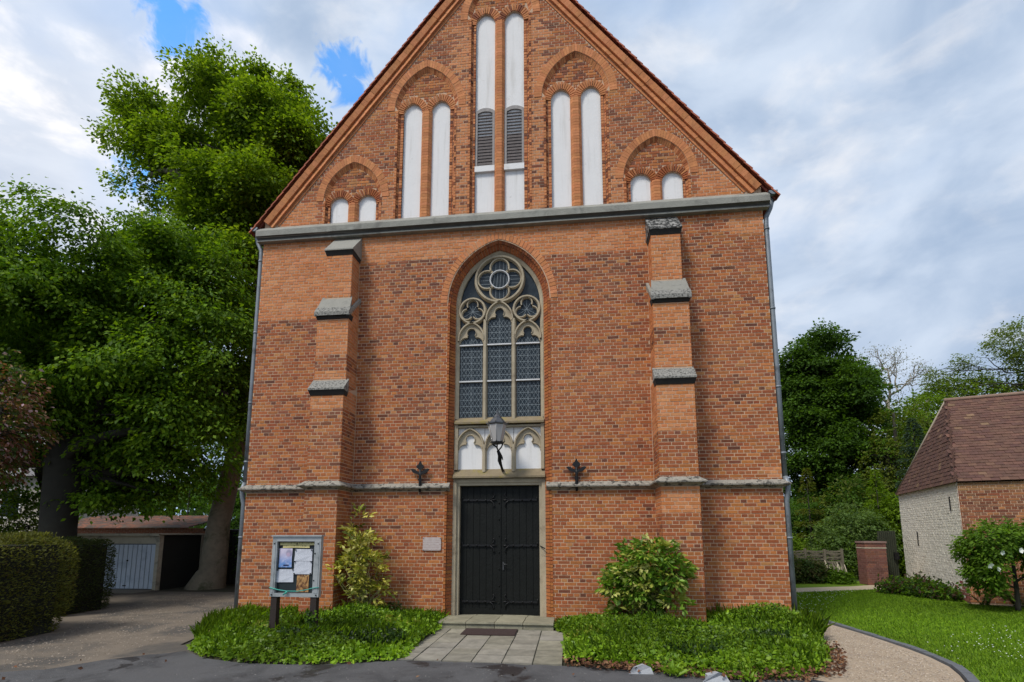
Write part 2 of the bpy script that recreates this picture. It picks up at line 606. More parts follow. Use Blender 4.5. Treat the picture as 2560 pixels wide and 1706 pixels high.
def arch(cx, a, cc, zs, n=14):
    """pointed arch outline from left spring over the apex to right spring"""
    Rr = a + cc
    th = math.acos(cc / Rr)
    L = [(cx + cc - Rr * math.cos(th * i / n), zs + Rr * math.sin(th * i / n)) for i in range(n + 1)]
    Rt = [(2 * cx - x, z) for x, z in reversed(L[:-1])]
    return L + Rt


def in_arch(x, z, cx, a, cc, zs, zb):
    """vectorised test: inside the arch opening standing on zb"""
    Rr = a + cc
    dx = np.abs(x - cx)
    top = (z > zs) & ((dx + cc) ** 2 + (z - zs) ** 2 < Rr ** 2)
    low = (z <= zs) & (z >= zb) & (dx < a)
    return top | low


def voussoirs(mb, cx, ai, ao, cc, zs, n, yo, yi, yb, cols, gap=0.006, singles=None):
    """ring of wedge bricks on a pointed arch; front runs from yo (outer edge) to yi (inner edge)"""
    for side in (-1, 1):
        Ri, Ro = ai + cc, ao + cc
        ti, to = math.acos(cc / Ri), math.acos(cc / Ro)
        for k in range(n):
            f0, f1 = k / n, (k + 1) / n
            col = jit(random.choice(cols), 0.13)
            p = []
            for (f, g) in ((f0, 1), (f1, -1)):
                for Rr, t in ((Ri, ti), (Ro, to)):
                    ang = t * f + g * gap / Rr / 2
                    p.append((side * (-(cc) + Rr * math.cos(ang)) + cx, zs + Rr * math.sin(ang)))
            i0, o0, i1, o1 = p
            dj = random.uniform(-0.003, 0.003)
            vs = [(i0[0], yi + dj, i0[1]), (o0[0], yo + dj, o0[1]), (o1[0], yo + dj, o1[1]), (i1[0], yi + dj, i1[1]),
                  (i0[0], yb, i0[1]), (o0[0], yb, o0[1]), (o1[0], yb, o1[1]), (i1[0], yb, i1[1])]
            fs = [(0, 1, 2, 3), (0, 4, 5, 1), (1, 5, 6, 2), (2, 6, 7, 3), (3, 7, 4, 0)]
            if singles is not None:
                singles.append((vs, fs, col))
            else:
                mb.add(vs, fs, col)


def stack(mb, x0, y0, x1, y1, yb, z0, z1, colf, ch=CH, gap=0.012):
    """moulded jamb of one brick per course; front runs from (x0, y0) to (x1, y1)"""
    k = int(z0 / ch)
    while k * ch < z1:
        a = max(z0, k * ch + gap / 2); b = min(z1, (k + 1) * ch - gap / 2)
        if b - a > 0.015:
            dj = random.uniform(-0.003, 0.003)
            q0, q1 = (x0, y0 + dj), (x1, y1 + dj)
            vs = [(q0[0], q0[1], a), (q1[0], q1[1], a), (x1, yb, a), (x0, yb, a), (q0[0], q0[1], b), (q1[0], q1[1], b), (x1, yb, b), (x0, yb, b)]
            mb.hexa(vs, colf(b))
        k += 1


def roll(mb, cx, w, yf, yb, z0, z1, colf, ch=CH, gap=0.006, n=6):
    """half-round brick roll (mullion), one brick per course"""
    k = int(z0 / ch)
    while k * ch < z1:
        a = max(z0, k * ch + gap / 2); b = min(z1, (k + 1) * ch - gap / 2)
        if b - a > 0.015:
            pr = [(cx - w / 2 * math.cos(math.pi * i / n), yb + (yf - yb) * min(1, 1.15 * math.sin(math.pi * i / n))) for i in range(n + 1)]
            vs = [(x, y, a) for x, y in pr] + [(x, y, b) for x, y in pr]
            m = n + 1
            fs = [(i, i + 1, m + i + 1, m + i) for i in range(n)] + [tuple(range(n, -1, -1)), tuple(range(m, 2 * m))]
            mb.add(vs, fs, colf(b))
        k += 1


# ================================================================== THE CHURCH
HW = 5.40                      # half width of the front
SL, ZAP = 1.27, 15.55          # slope of the gable and height of its tip (brick edge)
church = thing('brick_church', 'red brick gothic church front with white niches, tall tracery window and black double door', 'church')
brickwork = MB()
WIN = dict(cx=-0.015, a=1.24, cc=0.33, zs=96 * CH)
MIDA = dict(a=0.908, cc=0.39, zs=165 * CH)
SMA = dict(a=0.85, cc=0.27, zs=134 * CH)
CENA = dict(a=0.92, cc=0.39, zs=197 * CH)
ZC0, ZC1 = 8.27, 8.56          # cornice
arches = [(-1.68, MIDA, 'mid'), (1.68, MIDA, 'mid'), (-3.34, SMA, 'small'), (3.34, SMA, 'small'), (0.0, CENA, 'centre')]
NAR = {'mid': 0.66, 'small': 0.64, 'centre': 0.665}    # half width of the recess below the spring


def rake_z(x):
    return ZAP - SL * abs(x)


# --- mortar body of the front wall with real openings
def opening(cx, A, half, zb):
    up = arch(cx, A['a'] - 0.17, A['cc'], A['zs'], 12)
    return [(cx - half, zb)] + [(cx - half, A['zs'])] + up[1:-1] + [(cx + half, A['zs'])] + [(cx + half, zb)]


wl = MB()
win_hole = [(-1.095, -0.05)] + arch(-0.015, 1.08, 0.33, WIN['zs'], 12) + [(1.065, -0.05)]
outer = [(-HW, -0.3), (win_hole[0][0], -0.3)] + win_hole + [(win_hole[-1][0], -0.3), (HW, -0.3), (HW, rake_z(HW)), (0, ZAP), (-HW, rake_z(HW))]
holes = [opening(cx, A, NAR[k] + 0.005 if k != 'centre' else 0.66, ZC1 - 0.03) for cx, A, k in arches]
wl.plate([outer] + holes, 0.0, 0.55)
hp = arch(-0.015, 1.082, 0.33, WIN['zs'], 14); hi_ = arch(-0.015, 0.935, 0.33, WIN['zs'], 14)
hp = [(hp[0][0], 0.0)] + hp + [(hp[-1][0], 0.0)]; hi_ = [(hi_[0][0], 0.0)] + hi_ + [(hi_[-1][0], 0.0)]
nh = len(hp)
wl.add([(x, 0.03, z) for x, z in hp] + [(x, 0.19, z) for x, z in hi_], [(i, i + 1, nh + i + 1, nh + i) for i in range(nh - 1)])
facade = wl.build('facade_wall', M_MORTAR, church, attr=False)


def facade_inside(u, z):
    ok = (np.abs(u) < HW + 0.001) & (z < ZAP - SL * np.abs(u) - 0.52)
    ok &= ~in_arch(u, z, WIN['cx'], WIN['a'] - 0.035, WIN['cc'], WIN['zs'], WIN['zs'])
    ok &= ~((z <= WIN['zs']) & (np.abs(u - WIN['cx']) < 1.065))
    for cx, A, k in arches:
        ok &= ~in_arch(u, z, cx, A['a'] - 0.03, A['cc'], A['zs'], A['zs'])
        ok &= ~((z <= A['zs']) & (z > 8.4) & (np.abs(u - cx) < NAR[k] + 0.022))
    bx = np.abs(u)
    ok &= ~((z < 2.55) & (bx > 3.05) & (bx < 3.73))
    ok &= ~((z > 2.6) & (z < 4.75) & (bx > 3.045) & (bx < 3.735))
    ok &= ~((z >= 4.75) & (z < 6.6) & (bx > 3.065) & (bx < 3.745))
    ok &= ~((z >= 6.6) & (z < 8.2) & (bx > 3.10) & (bx < 3.67))
    return ok


def facade_col(x, z):
    if z < 8.3:
        if -3.1 < x < 3.05 and z > 7.57 - (x + 3) * 0.012:
            return new_col()
        if x < -3.75 and z > 6.33:
            return new_col()
        if x > 4.67 + (0.12 if int(z / CH) % 2 else 0) and 7.7 < z:
            return new_col()
        if x > 4.1 and z < 0.42 + 0.1 * math.sin(x * 3):
            return new_col() if random.random() < 0.9 else old_col(x, z)
        if x > 5.1 and 2.7 < z < 2.95:
            return new_col()
        pd = 0.10 if z < 2.5 else (0.08 if z < 4.0 else 0.14)
        if z > 7.0 and x < 3 or (x < -3.7 and z > 5.7):
            pd = 0.33
        return old_col(x, z, pd)
    if abs(x) > 4.18 and z < 9.15:
        return new_col()
    if (0.6 < abs(x) < 1.1 and z < 13.3) or (2.3 < abs(x) < 2.72 and z < 9.4):
        return jit(random.choice(DARK), 0.2) if random.random() < 0.2 else jit(random.choice(RINGC), 0.12)
    return old_col(x, z, 0.17, 0.10)


zone_rows = [(0.0, 2.53), (2.66, ZC0), (ZC1 - 0.02, ZAP)]
fb = []
for za, zb in zone_rows:
    fb += lay(-HW, HW, za, zb, facade_inside)
fwd = Vector((-0.1117, 0.9846, 0.1357))
cand = []
for i, (a, b, za, zb, full) in enumerate(fb):
    if full and 0.35 < za and zb < 8.2 and zb - za > 0.045:
        p = Vector(((a + b) / 2, 0, (za + zb) / 2))
        hidden = (-3.95 < p.x < -2.0 and p.z < 2.1) or (1.9 < p.x < 3.1 and p.z < 1.6)
        if not hidden:
            cand.append(((p - CAM).dot(fwd), i))
cand.sort()
single = set(i for _, i in cand[:300])
bmaster = MB()
put_brick(bmaster, (0, 0, 0), (1, 0, 0), (0, -1, 0), -(ST - J) / 2, (ST - J) / 2, -(CH - J) / 2, (CH - J) / 2, (0.3, 0.1, 0.05))
bobj = None
for i, (a, b, za, zb, full) in enumerate(fb):
    c = facade_col((a + b) / 2, (za + zb) / 2)
    if i in single:
        if bobj is None:
            bobj = bmaster.build('brick', M_BRICK1, facade)
            o = bobj
        else:
            o = link_copy(bobj, facade)
        o.location = ((a + b) / 2, random.uniform(-0.003, 0.003), (za + zb) / 2)
        o.color = (*c, 1)
    else:
        put_brick(brickwork, (0, 0, 0), (1, 0, 0), (0, -1, 0), a, b, za, zb, c)

# --- buttresses: four stages with sloping stone caps
ST_W = {'base': (3.05, 3.73, 0.66), 's3': (3.045, 3.735, 0.62), 's2': (3.065, 3.745, 0.50), 's1': (3.10, 3.67, 0.38)}


def mirror(sx, xa, xb):
    return (xa, xb) if sx > 0 else (-xb, -xa)


for sx in (-1, 1):
    def stage_col(kind):
        def f(u, z):
            if sx < 0:
                light = z > 6.2 or 5.32 < z < 6.2 or 4.7 < z < 4.93 or 4.1 < z < 4.6
            else:
                light = z > 6.2 or 5.55 < z < 6.2 or 4.7 < z < 5.20 or 3.55 < z < 4.6 or 2.0 < z < 2.55
            if light:
                return new_col()
            return old_col(u + sx * 7, z, 0.30 if 4.9 < z < 6 or 3.3 < z < 4.2 else 0.15)
        return f
    col = stage_col('x')
    body = MB()
    for k, z0, z1 in (('base', -0.3, 2.6), ('s3', 2.6, 4.78), ('s2', 4.6, 6.62), ('s1', 6.2, 8.2)):
        xa, xb, d = ST_W[k]
        x0, x1 = mirror(sx, xa, xb)
        zf_, zr_ = {'base': (2.55, 2.55), 's3': (4.49, 4.70), 's2': (6.13, 6.62), 's1': (7.63, 8.15)}[k]
        a_, b_ = x0 + 0.006, x1 - 0.006
        body.hexa([(a_, -d + .006, z0), (b_, -d + .006, z0), (b_, 0, z0), (a_, 0, z0), (a_, -d + .006, zf_), (b_, -d + .006, zf_), (b_, 0, zr_), (a_, 0, zr_)])
    butt = body.build('buttress', M_MORTAR, church, attr=False)
    for k, z0, z1 in (('base', 0.0, 2.53), ('s3', 2.66, 4.55), ('s2', 4.80, 6.16), ('s1', 6.62, 7.68)):
        xa, xb, d = ST_W[k]
        x0, x1 = mirror(sx, xa, xb)
        for a, b, za, zb, _ in lay(0, x1 - x0, z0, z1, None, ph=0.0):
            put_brick(brickwork, (x0, -d + 0.006, 0), (1, 0, 0), (0, -1, 0), a, b, za, zb, col(a, za))
        # sides: the brick runs up under the slope of the cap
        ztop = {'base': z1, 's3': 4.72, 's2': 6.65, 's1': 8.2}[k]

        def side_in(u, z, d=d, k=k, z1=z1):
            if k == 's1':
                return z < 7.66 + (d - u) * 1.25
            if k == 's2':
                return z < 6.14 + (d - u) * 1.0
            return z < z1 + 0.02
        for xs, nx in ((x0, -1), (x1, 1)):
            # U runs from the wall (0) to the front (d)
            zlow = {'base': 0.0, 's3': 2.66, 's2': 4.55, 's1': 6.2}[k]
            for a, b, za, zb, _ in lay(0.0, d - 0.01, zlow, ztop, (lambda u, z, f=side_in: f(u, z)), ph=HD / 2):
                put_brick(brickwork, (xs - nx * 0.006, 0, 0), (0, -1, 0), (nx, 0, 0), a, b, za, zb, col(a, za))
    # caps
    caps = [('s1', 0.0, 8.175, 0.44, 7.69, 0.055, M_LICHD if sx > 0 else M_CAP, 'weathering stone blotched with black lichen' if sx > 0 else None),
            ('s2', 0.35, 6.64, 0.565, 6.22, 0.075, M_CAP, None), ('s3', 0.47, 4.80, 0.69, 4.56, 0.065, M_LICHEN, 'sloping stone cap crusted with black and white lichen')]
    for k, yb, zb_, yf, zf, th, mat, lab in caps:
        th = th * 0.5
        xa, xb, d = ST_W[k]
        m = MB()
        x0, x1 = mirror(sx, xa - 0.035, xb + 0.035)
        tb = 0.0 if k != 's2' else 0.05
        xt0, xt1 = (x0 + tb, x1 - tb)
        p = [(x0, -yf, zf - th), (x1, -yf, zf - th), (xt1, -yb, zf - th - 0.02), (xt0, -yb, zf - th - 0.02),
             (x0, -yf, zf), (x1, -yf, zf), (xt1, -yb + 0.0, zb_), (xt0, -yb, zb_)]
        m.hexa(p)
        cobj = m.build('buttress_cap', mat, butt, attr=False, label=lab)
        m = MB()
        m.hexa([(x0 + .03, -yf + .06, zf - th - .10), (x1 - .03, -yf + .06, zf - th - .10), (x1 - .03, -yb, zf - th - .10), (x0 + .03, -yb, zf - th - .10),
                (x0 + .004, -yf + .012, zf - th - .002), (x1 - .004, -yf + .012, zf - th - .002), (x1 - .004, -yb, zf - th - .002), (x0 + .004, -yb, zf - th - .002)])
        m.build('drip', M_DIRTSHADE, butt, attr=False)
        if k == 's2':
            # mortar-stained slab flanks that run back to the wall, and a lichened lip
            for xs0, xs1 in ((x0, x0 + 0.055), (x1 - 0.055, x1)):
                m = MB()
                m.hexa([(xs0, -0.56, 6.13), (xs1, -0.56, 6.13), (xs1, 0.0, 6.66), (xs0, 0.0, 6.66), (xs0, -0.56, 6.215), (xs1, -0.56, 6.215), (xs1, 0.0, 6.76), (xs0, 0.0, 6.76)])
                m.build('cap_flank', M_CAP, butt, attr=False)
            m = MB()
            m.hexa([(x0 - .004, -0.571, 6.145), (x1 + .004, -0.571, 6.145), (x1, -0.50, 6.20), (x0, -0.50, 6.20), (x0 - .004, -0.571, 6.226), (x1 + .004, -0.571, 6.226), (x1, -0.51, 6.335), (x0, -0.51, 6.335)])
            m.build('cap_lip', M_LICHEN, butt, attr=False)

# --- string course ledge, mitred round the buttresses
path = [(-HW - 0.09, 0.12), (-HW - 0.0, 0.0)]
led = MB()
prof = [(0.0, 2.70), (0.115, 2.612), (0.112, 2.588), (0.045, 2.56), (0.0, 2.53)]


def sweep_ledge(mb, pts):
    """pts: plan points; the profile is pushed outwards along mitred normals (outside lies to the right of travel)"""
    n = len(pts)
    rows = []
    for i in range(n):
        ns = []
        for a, b in ((i - 1, i), (i, i + 1)):
            if a < 0 or b >= n:
                continue
            dx, dy = pts[b][0] - pts[a][0], pts[b][1] - pts[a][1]
            L = math.hypot(dx, dy)
            ns.append((dy / L, -dx / L))
        if len(ns) == 2:
            mx, my = ns[0][0] + ns[1][0], ns[0][1] + ns[1][1]
            q = 2 / (mx * mx + my * my)
            m = (mx * q, my * q)
        else:
            m = ns[0]
        rows.append([(pts[i][0] + m[0] * o, pts[i][1] + m[1] * o, z) for o, z in prof])
    k = len(prof)
    vs = [p for r in rows for p in r]
    fs = [(i * k + j, i * k + j + 1, (i + 1) * k + j + 1, (i + 1) * k + j) for i in range(n - 1) for j in range(k - 1)]
    fs += [tuple(range(k)), tuple(range((n - 1) * k, n * k))[::-1]]
    mb.add(vs, fs)


b0, b1, bd = ST_W['base']
sweep_ledge(led, [(-HW, 0.35), (-HW, 0.0), (-b1, 0), (-b1, -bd), (-b0, -bd), (-b0, 0), (-0.99, 0)])
led.build('stone_ledge', M_LEDGE, church, attr=False)
led = MB()
sweep_ledge(led, [(0.96, 0), (b0, 0), (b0, -bd), (b1, -bd), (b1, 0), (HW, 0), (HW, 0.35)])
led.build('stone_ledge', M_LEDGE, church, attr=False)

# --- main cornice
cor = MB()
cp = [(0.0, 8.58), (-0.160, 8.425), (-0.166, 8.41), (-0.166, 8.288), (-0.125, 8.272), (-0.090, 8.250), (-0.090, 8.225), (-0.112, 8.216), (-0.112, 8.187), (0.0, 8.182)]
k = len(cp)
xs = [-5.50, -3.9, -2.6, -1.2, 0.1, 1.3, 2.7, 4.0, 5.50]
vs = [(x, y + random.uniform(-.004, .004), z + random.uniform(-.004, .004)) for x in xs for y, z in cp]
fs = [(i * k + j, (i + 1) * k + j, (i + 1) * k + j + 1, i * k + j + 1) for i in range(len(xs) - 1) for j in range(k - 1)] + [tuple(range(k)), tuple(range((len(xs) - 1) * k, len(xs) * k))[::-1]]
cor.add(vs, fs)
cornice = cor.build('cornice', M_CORNICE, church, attr=False)
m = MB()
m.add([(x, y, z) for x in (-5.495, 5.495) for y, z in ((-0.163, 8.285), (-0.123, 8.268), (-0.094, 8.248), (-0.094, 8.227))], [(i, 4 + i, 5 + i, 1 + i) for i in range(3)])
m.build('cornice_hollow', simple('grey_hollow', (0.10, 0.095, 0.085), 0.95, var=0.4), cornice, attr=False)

# --- gable edge: two moulded brick bands and the verge of red tiles
gz = lambda x, o: ZAP - SL * x + o
for sx in (-1, 1):
    m = MB()
    n = 92
    ux, uz = 1 / math.hypot(1, SL), -SL / math.hypot(1, SL)
    px_, pz_ = SL / math.hypot(1, SL), 1 / math.hypot(1, SL)     # outward normal
    L = 5.55 / ux
    # t along the slope from the tip; q across (0 = outer edge, inwards)
    for q0, q1, y0, y1 in ((0.02, 0.15, -0.085, -0.065), (0.155, 0.27, -0.015, -0.06), (0.275, 0.34, 0.0, -0.022)):
        cnt = 74
        for i in range(cnt):
            t0, t1 = L * i / cnt + 0.0012, L * (i + 1) / cnt - 0.0012
            c = jit(random.choice(RINGC), 0.09)
            dj = random.uniform(-0.003, 0.003)
            P2 = []
            for t, q, y in ((t0, q0, y0), (t1, q0, y0), (t1, q1, y1), (t0, q1, y1)):
                x = t * ux - q * px_; z = ZAP + 0.02 + t * uz - q * pz_
                P2.append((sx * max(x, 0.0), y + dj, z))
            if min(p[2] for p in P2) < ZC1 - 0.03:
                continue
            B2 = [(p[0], 0.02, p[2]) for p in P2]
            m.add(P2 + B2, [(0, 1, 2, 3), (0, 4, 5, 1), (1, 5, 6, 2), (2, 6, 7, 3), (3, 7, 4, 0)], c)
    m.build('gable_moulding', M_BRICK, church, kind='stuff')

# --- roof behind the gable
rf = MB()
for sx in (-1, 1):
    p = []
    for y in (-0.02, 16.0):
        for (x, z) in ((0.0, ZAP + 0.075), (5.66, ZAP + 0.075 - SL * 5.66), (5.66, ZAP + 0.02 - SL * 5.66), (0.0, ZAP + 0.02)):
            p.append((sx * x, y, z))
    rf.add(p, [(0, 1, 2, 3), (7, 6, 5, 4), (0, 4, 5, 1), (1, 5, 6, 2), (2, 6, 7, 3)], (0.20, 0.055, 0.035))
roof = rf.build('roof', M_TILE, church)
tm = MB()
# one curved clay tile, its long axis down the slope (local x = across, z = down)
tm.add([(0, 0, 0.012), (0.03, 0, 0.03), (0.20, 0, 0.018), (0, -0.215, 0.03), (0.03, -0.215, 0.05), (0.20, -0.215, 0.036),
        (0, 0, -0.01), (0.20, 0, -0.006), (0, -0.215, 0.006), (0.20, -0.215, 0.012)],
       [(0, 1, 4, 3), (1, 2, 5, 4), (3, 4, 5, 9, 8), (0, 3, 8, 6), (2, 7, 9, 5)])
tmaster = None
tl = math.hypot(1, SL)
for sx in (-1, 1):
    nn = 46
    for i in range(nn):
        x = 5.68 * (i + 0.0) / nn
        z = ZAP + 0.090 - SL * x
        if tmaster is None:
            tmaster = tm.build('roof_tile', M_TILE1, roof); o = tmaster
        else:
            o = link_copy(tmaster, roof)
        # tile: local y points up the slope, local x along the roof (world y)
        dn = Vector((sx / tl, 0, -SL / tl)); nrm = Vector((sx * SL / tl, 0, 1 / tl)); al = Vector((0, 1, 0))
        from mathutils import Matrix
        o.matrix_local = Matrix(((al.x, -dn.x, nrm.x, sx * x), (al.y, -dn.y, nrm.y, -0.115), (al.z, -dn.z, nrm.z, z), (0, 0, 0, 1))) @ Matrix.Diagonal((1.0, 1.0, 1.15 + random.uniform(-0.15, 0.2), 1))
        k = random.uniform(0.7, 1.25)
        o.color = (0.40 * k, 0.115 * k, 0.060 * k, 1)

# --- nave side and back walls (brick courses in the material, they face away)
nv = MB()
for sx in (-1, 1):
    x0, x1 = mirror(sx, HW - 0.5, HW)
    nv.box(x0, x1, 0.56, 15.8, -0.3, 8.55)
nv.box(-HW, HW, 15.8, 16.0, -0.3, 8.55)
bpts = [(-HW, 15.85, 8.55), (HW, 15.85, 8.55), (0, 15.85, ZAP)]
nv.add(bpts, [(0, 2, 1)])


def coursed(name, c1, c2, mort, bw=0.245, rh=0.0745):
    m, t, b = new_mat(name)
    g = t.n('ShaderNodeNewGeometry')
    s_ = t.n('ShaderNodeSeparateXYZ'); t.l(g.outputs['Position'], s_.inputs[0])
    cb = t.n('ShaderNodeCombineXYZ')
    t.l(t.math('ADD', s_.outputs[0], s_.outputs[1]), cb.inputs[0]); t.l(s_.outputs[2], cb.inputs[1])
    br = t.n('ShaderNodeTexBrick', Scale=1.0, Mortar__Size=0.006, Brick__Width=bw, Row__Height=rh)
    br.inputs['Color1'].default_value = (*c1, 1); br.inputs['Color2'].default_value = (*c2, 1); br.inputs['Mortar'].default_value = (*mort, 1)
    t.l(cb.outputs[0], br.inputs['Vector'])
    t.l(br.outputs['Color'], b.inputs['Base Color'])
    b.inputs['Roughness'].default_value = 0.9
    return m


M_COURSE = coursed('coursed_brick', (0.33, 0.11, 0.055), (0.24, 0.08, 0.05), (0.45, 0.33, 0.25))
nv.build('nave_wall', M_COURSE, church, attr=False)

# --- blind arches of the gable: each a part with ring, infill, columns and white panels
ring_col = lambda z: jit(random.choice(RINGC), 0.12)


def jamb_col(z):
    return jit(random.choice(DARK), 0.2) if random.random() < 0.14 else jit(random.choice(RINGC + OLD[:1]), 0.13)


def tooth_col(z):
    return jit(random.choice(DARK), 0.2) if (int(z / CH) % 4 in (0, 1) and random.random() < 0.55) else jit(random.choice(RINGC), 0.12)


def small_arch(cx, w, zs, rise, n=8):
    """segmental-pointed head of a white niche"""
    cc = max(0.0, (rise * rise - w * w) / (2 * w)) if rise >= w else 0.0
    if rise >= w:
        return arch(cx, w, cc, zs, n)
    Rr = (w * w + rise * rise) / (2 * rise)
    z0 = zs + rise - Rr
    t0 = math.asin(w / Rr)
    return [(cx + Rr * math.sin(-t0 + 2 * t0 * i / (2 * n)), z0 + Rr * math.cos(-t0 + 2 * t0 * i / (2 * n))) for i in range(2 * n + 1)]


Z0 = ZC1 - 0.02
for cx, A, kind in arches:
    a, cc, zs = A['a'], A['cc'], A['zs']
    nar = NAR[kind]
    rb = MB()
    # outer face ring and the chamfered inner ring
    voussoirs(rb, cx, a - 0.165, a, cc, zs, int((a + 0.4) * 18), -0.014, -0.012, 0.05, RINGC, gap=0.004)
    voussoirs(rb, cx, a - 0.255, a - 0.17, cc, zs, int((a + 0.4) * 18), 0.004, 0.055, 0.11, RINGC + [OLD[0]], gap=0.005)
    part = rb.build('blind_arch', M_BRICK, church, kind='stuff')
    jm = MB()
    tc_ = tooth_col if kind != 'small' else jamb_col
    for s in (-1, 1):
        # jambs below the spring: an outer roll at the wall face and an inner roll in the recess
        xo, xi = cx + s * (nar + 0.042), cx + s * (nar - 0.06)
        xm = cx + s * (nar - 0.005)
        if s < 0:
            stack(jm, xo, -0.011, xm + 0.0, -0.011, 0.1, Z0, zs, tc_)
            stack(jm, xm + 0.004, 0.02, xi, 0.075, 0.12, Z0, zs, jamb_col)
        else:
            stack(jm, xm, -0.011, xo, -0.011, 0.1, Z0, zs, tc_)
            stack(jm, xi, 0.075, xm - 0.004, 0.02, 0.12, Z0, zs, jamb_col)
    jm.build('jamb', M_BRICK, part, kind='stuff')
    # niches
    if kind == 'mid':
        nz = [(cx + s * 0.335 * 0.98, 0.215, 11.185, 0.27) for s in (-1, 1)]
        rt, ncol = 0.15, 9
    elif kind == 'small':
        nz = [(cx + s * 0.327, 0.213, 9.03, 0.216) for s in (-1, 1)]
        rt, ncol = 0.15, 9
    else:
        nz = [(cx + s * 0.329 - 0.01, 0.222, 13.31, 0.29) for s in (-1, 1)]
        rt, ncol = 0.16, 9
    # brick infill above the niches at the back of the recess (mortar plate with the niche openings cut out)
    ip = MB()
    top = arch(cx, a - 0.22, cc, zs, 12)
    zi0 = Z0 - 0.02
    out = [(cx - nar + 0.03, zi0), (cx - nar + 0.03, zs)] + top[1:-1] + [(cx + nar - 0.03, zs), (cx + nar - 0.03, zi0)]
    hl = []
    for (ncx, w, nzs, rise) in nz:
        hl.append([(ncx - w, zi0 + 0.005)] + small_arch(ncx, w, nzs, rise) + [(ncx + w, zi0 + 0.005)])
    ip.plate([out] + hl, 0.062, 0.13)
    ip.build('infill', M_MORTAR, part, attr=False)
    for (ncx, w, nzs, rise) in nz:
        wp = MB()
        wp.plate([[(ncx - w - 0.02, Z0 - 0.03)] + small_arch(ncx, w + 0.02, nzs, rise + 0.02) + [(ncx + w + 0.02, Z0 - 0.03)]], 0.102, 0.14)
        wp.build('white_niche', M_LIME, part, attr=False)
        # little ring over the niche
        if rise >= w:
            c2 = max(0.0, (rise * rise - w * w) / (2 * w))
            cols = RINGC + ([DARK[3]] if kind != 'mid' else [])
            if kind == 'small':
                cols = [OLD[0], OLD[2], OLD[1], RINGC[1]]
            voussoirs(brickwork, ncx, w, w + rt, c2, nzs, ncol, 0.018, 0.034, 0.10, cols, gap=0.016)

    def infill_in(u, z, cx=cx, a=a, cc=cc, zs=zs, nz=nz, nar=nar, rt=rt):
        ok = in_arch(u, z, cx, a - 0.225, cc, zs, zs - 0.6)
        ok &= np.abs(u - cx) < nar - 0.06
        for (ncx, w, nzs, rise) in nz:
            ok &= ~(((u - ncx) ** 2 + (np.maximum(z - nzs, 0) * (w + rt) / (rise + rt)) ** 2 < (w + rt + 0.008) ** 2) & (z > nzs - 0.1))
        return ok & (z > nz[0][2] + 0.04)
    for q in lay(cx - a, cx + a, nz[0][2], zs + a + cc + 0.3, infill_in, ph=0.05):
        put_brick(brickwork, (0, 0.062, 0), (1, 0, 0), (0, -1, 0), q[0], q[1], q[2], q[3], old_col(q[0], q[2], 0.12, 0.35), d=0.008)
    # central column between the two niches and flat rolls at the outer sides
    cm = MB()
    mw = 2 * (nz[1][0] - nz[1][1] - (nz[0][0] + nz[0][1])) / 2
    mx = (nz[0][0] + nz[1][0]) / 2
    roll(cm, mx, mw + 0.02, 0.0, 0.105, Z0, nz[0][2] + 0.02, ring_col)
    cm.build('mullion', M_BRICK, part, kind='stuff')
    sd = MB()
    for (ncx, w, nzs, rise), s in zip(nz, (-1, 1)):
        xe = ncx + s * w
        xq = cx + s * (nar - 0.058)
        if abs(xq - xe) > 0.02:
            stack(sd, min(xe, xq), 0.045, max(xe, xq), 0.045, 0.11, Z0, nzs + 0.05, jamb_col)
    if sd.v:
        sd.build('reveal', M_BRICK, part, kind='stuff')

# louvres of the middle niches
for ncx in (-0.339, 0.319):
    m = MB()
    lo, hi, w = 9.73, 11.09, 0.218
    head = small_arch(ncx, w, hi, 0.085, 6)
    inner = [(ncx - w + 0.05, lo + 0.03)] + [(x, z - 0.05) for x, z in small_arch(ncx, w - 0.05, hi, 0.05, 6)] + [(ncx + w - 0.05, lo + 0.03)]
    m.plate([[(ncx - w, lo)] + head + [(ncx + w, lo)], inner], 0.065, 0.12)
    lv = m.build('louvre', M_LOUVF, church, attr=False)
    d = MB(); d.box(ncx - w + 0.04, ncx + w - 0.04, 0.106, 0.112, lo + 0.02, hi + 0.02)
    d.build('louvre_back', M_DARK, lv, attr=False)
    n = 17
    sl = None
    for i in range(n):
        z = lo + 0.05 + i * (hi - lo - 0.06) / n
        closed = i < 9
        s_ = MB()
        hh = 0.085 if closed else 0.030
        s_.hexa([(ncx - w + 0.052, 0.074, z), (ncx + w - 0.052, 0.074, z), (ncx + w - 0.052, 0.084, z), (ncx - w + 0.052, 0.084, z),
                 (ncx - w + 0.052, 0.090, z + hh), (ncx + w - 0.052, 0.090, z + hh), (ncx + w - 0.052, 0.100, z + hh), (ncx - w + 0.052, 0.100, z + hh)])
        s_.build('slat', M_LOUV, lv, attr=False)
    m = MB(); m.box(ncx - w - 0.004, ncx + w + 0.004, 0.04, 0.12, lo - 0.135, lo - 0.002)
    m.build('white_sill', M_WHITE, church, attr=False)

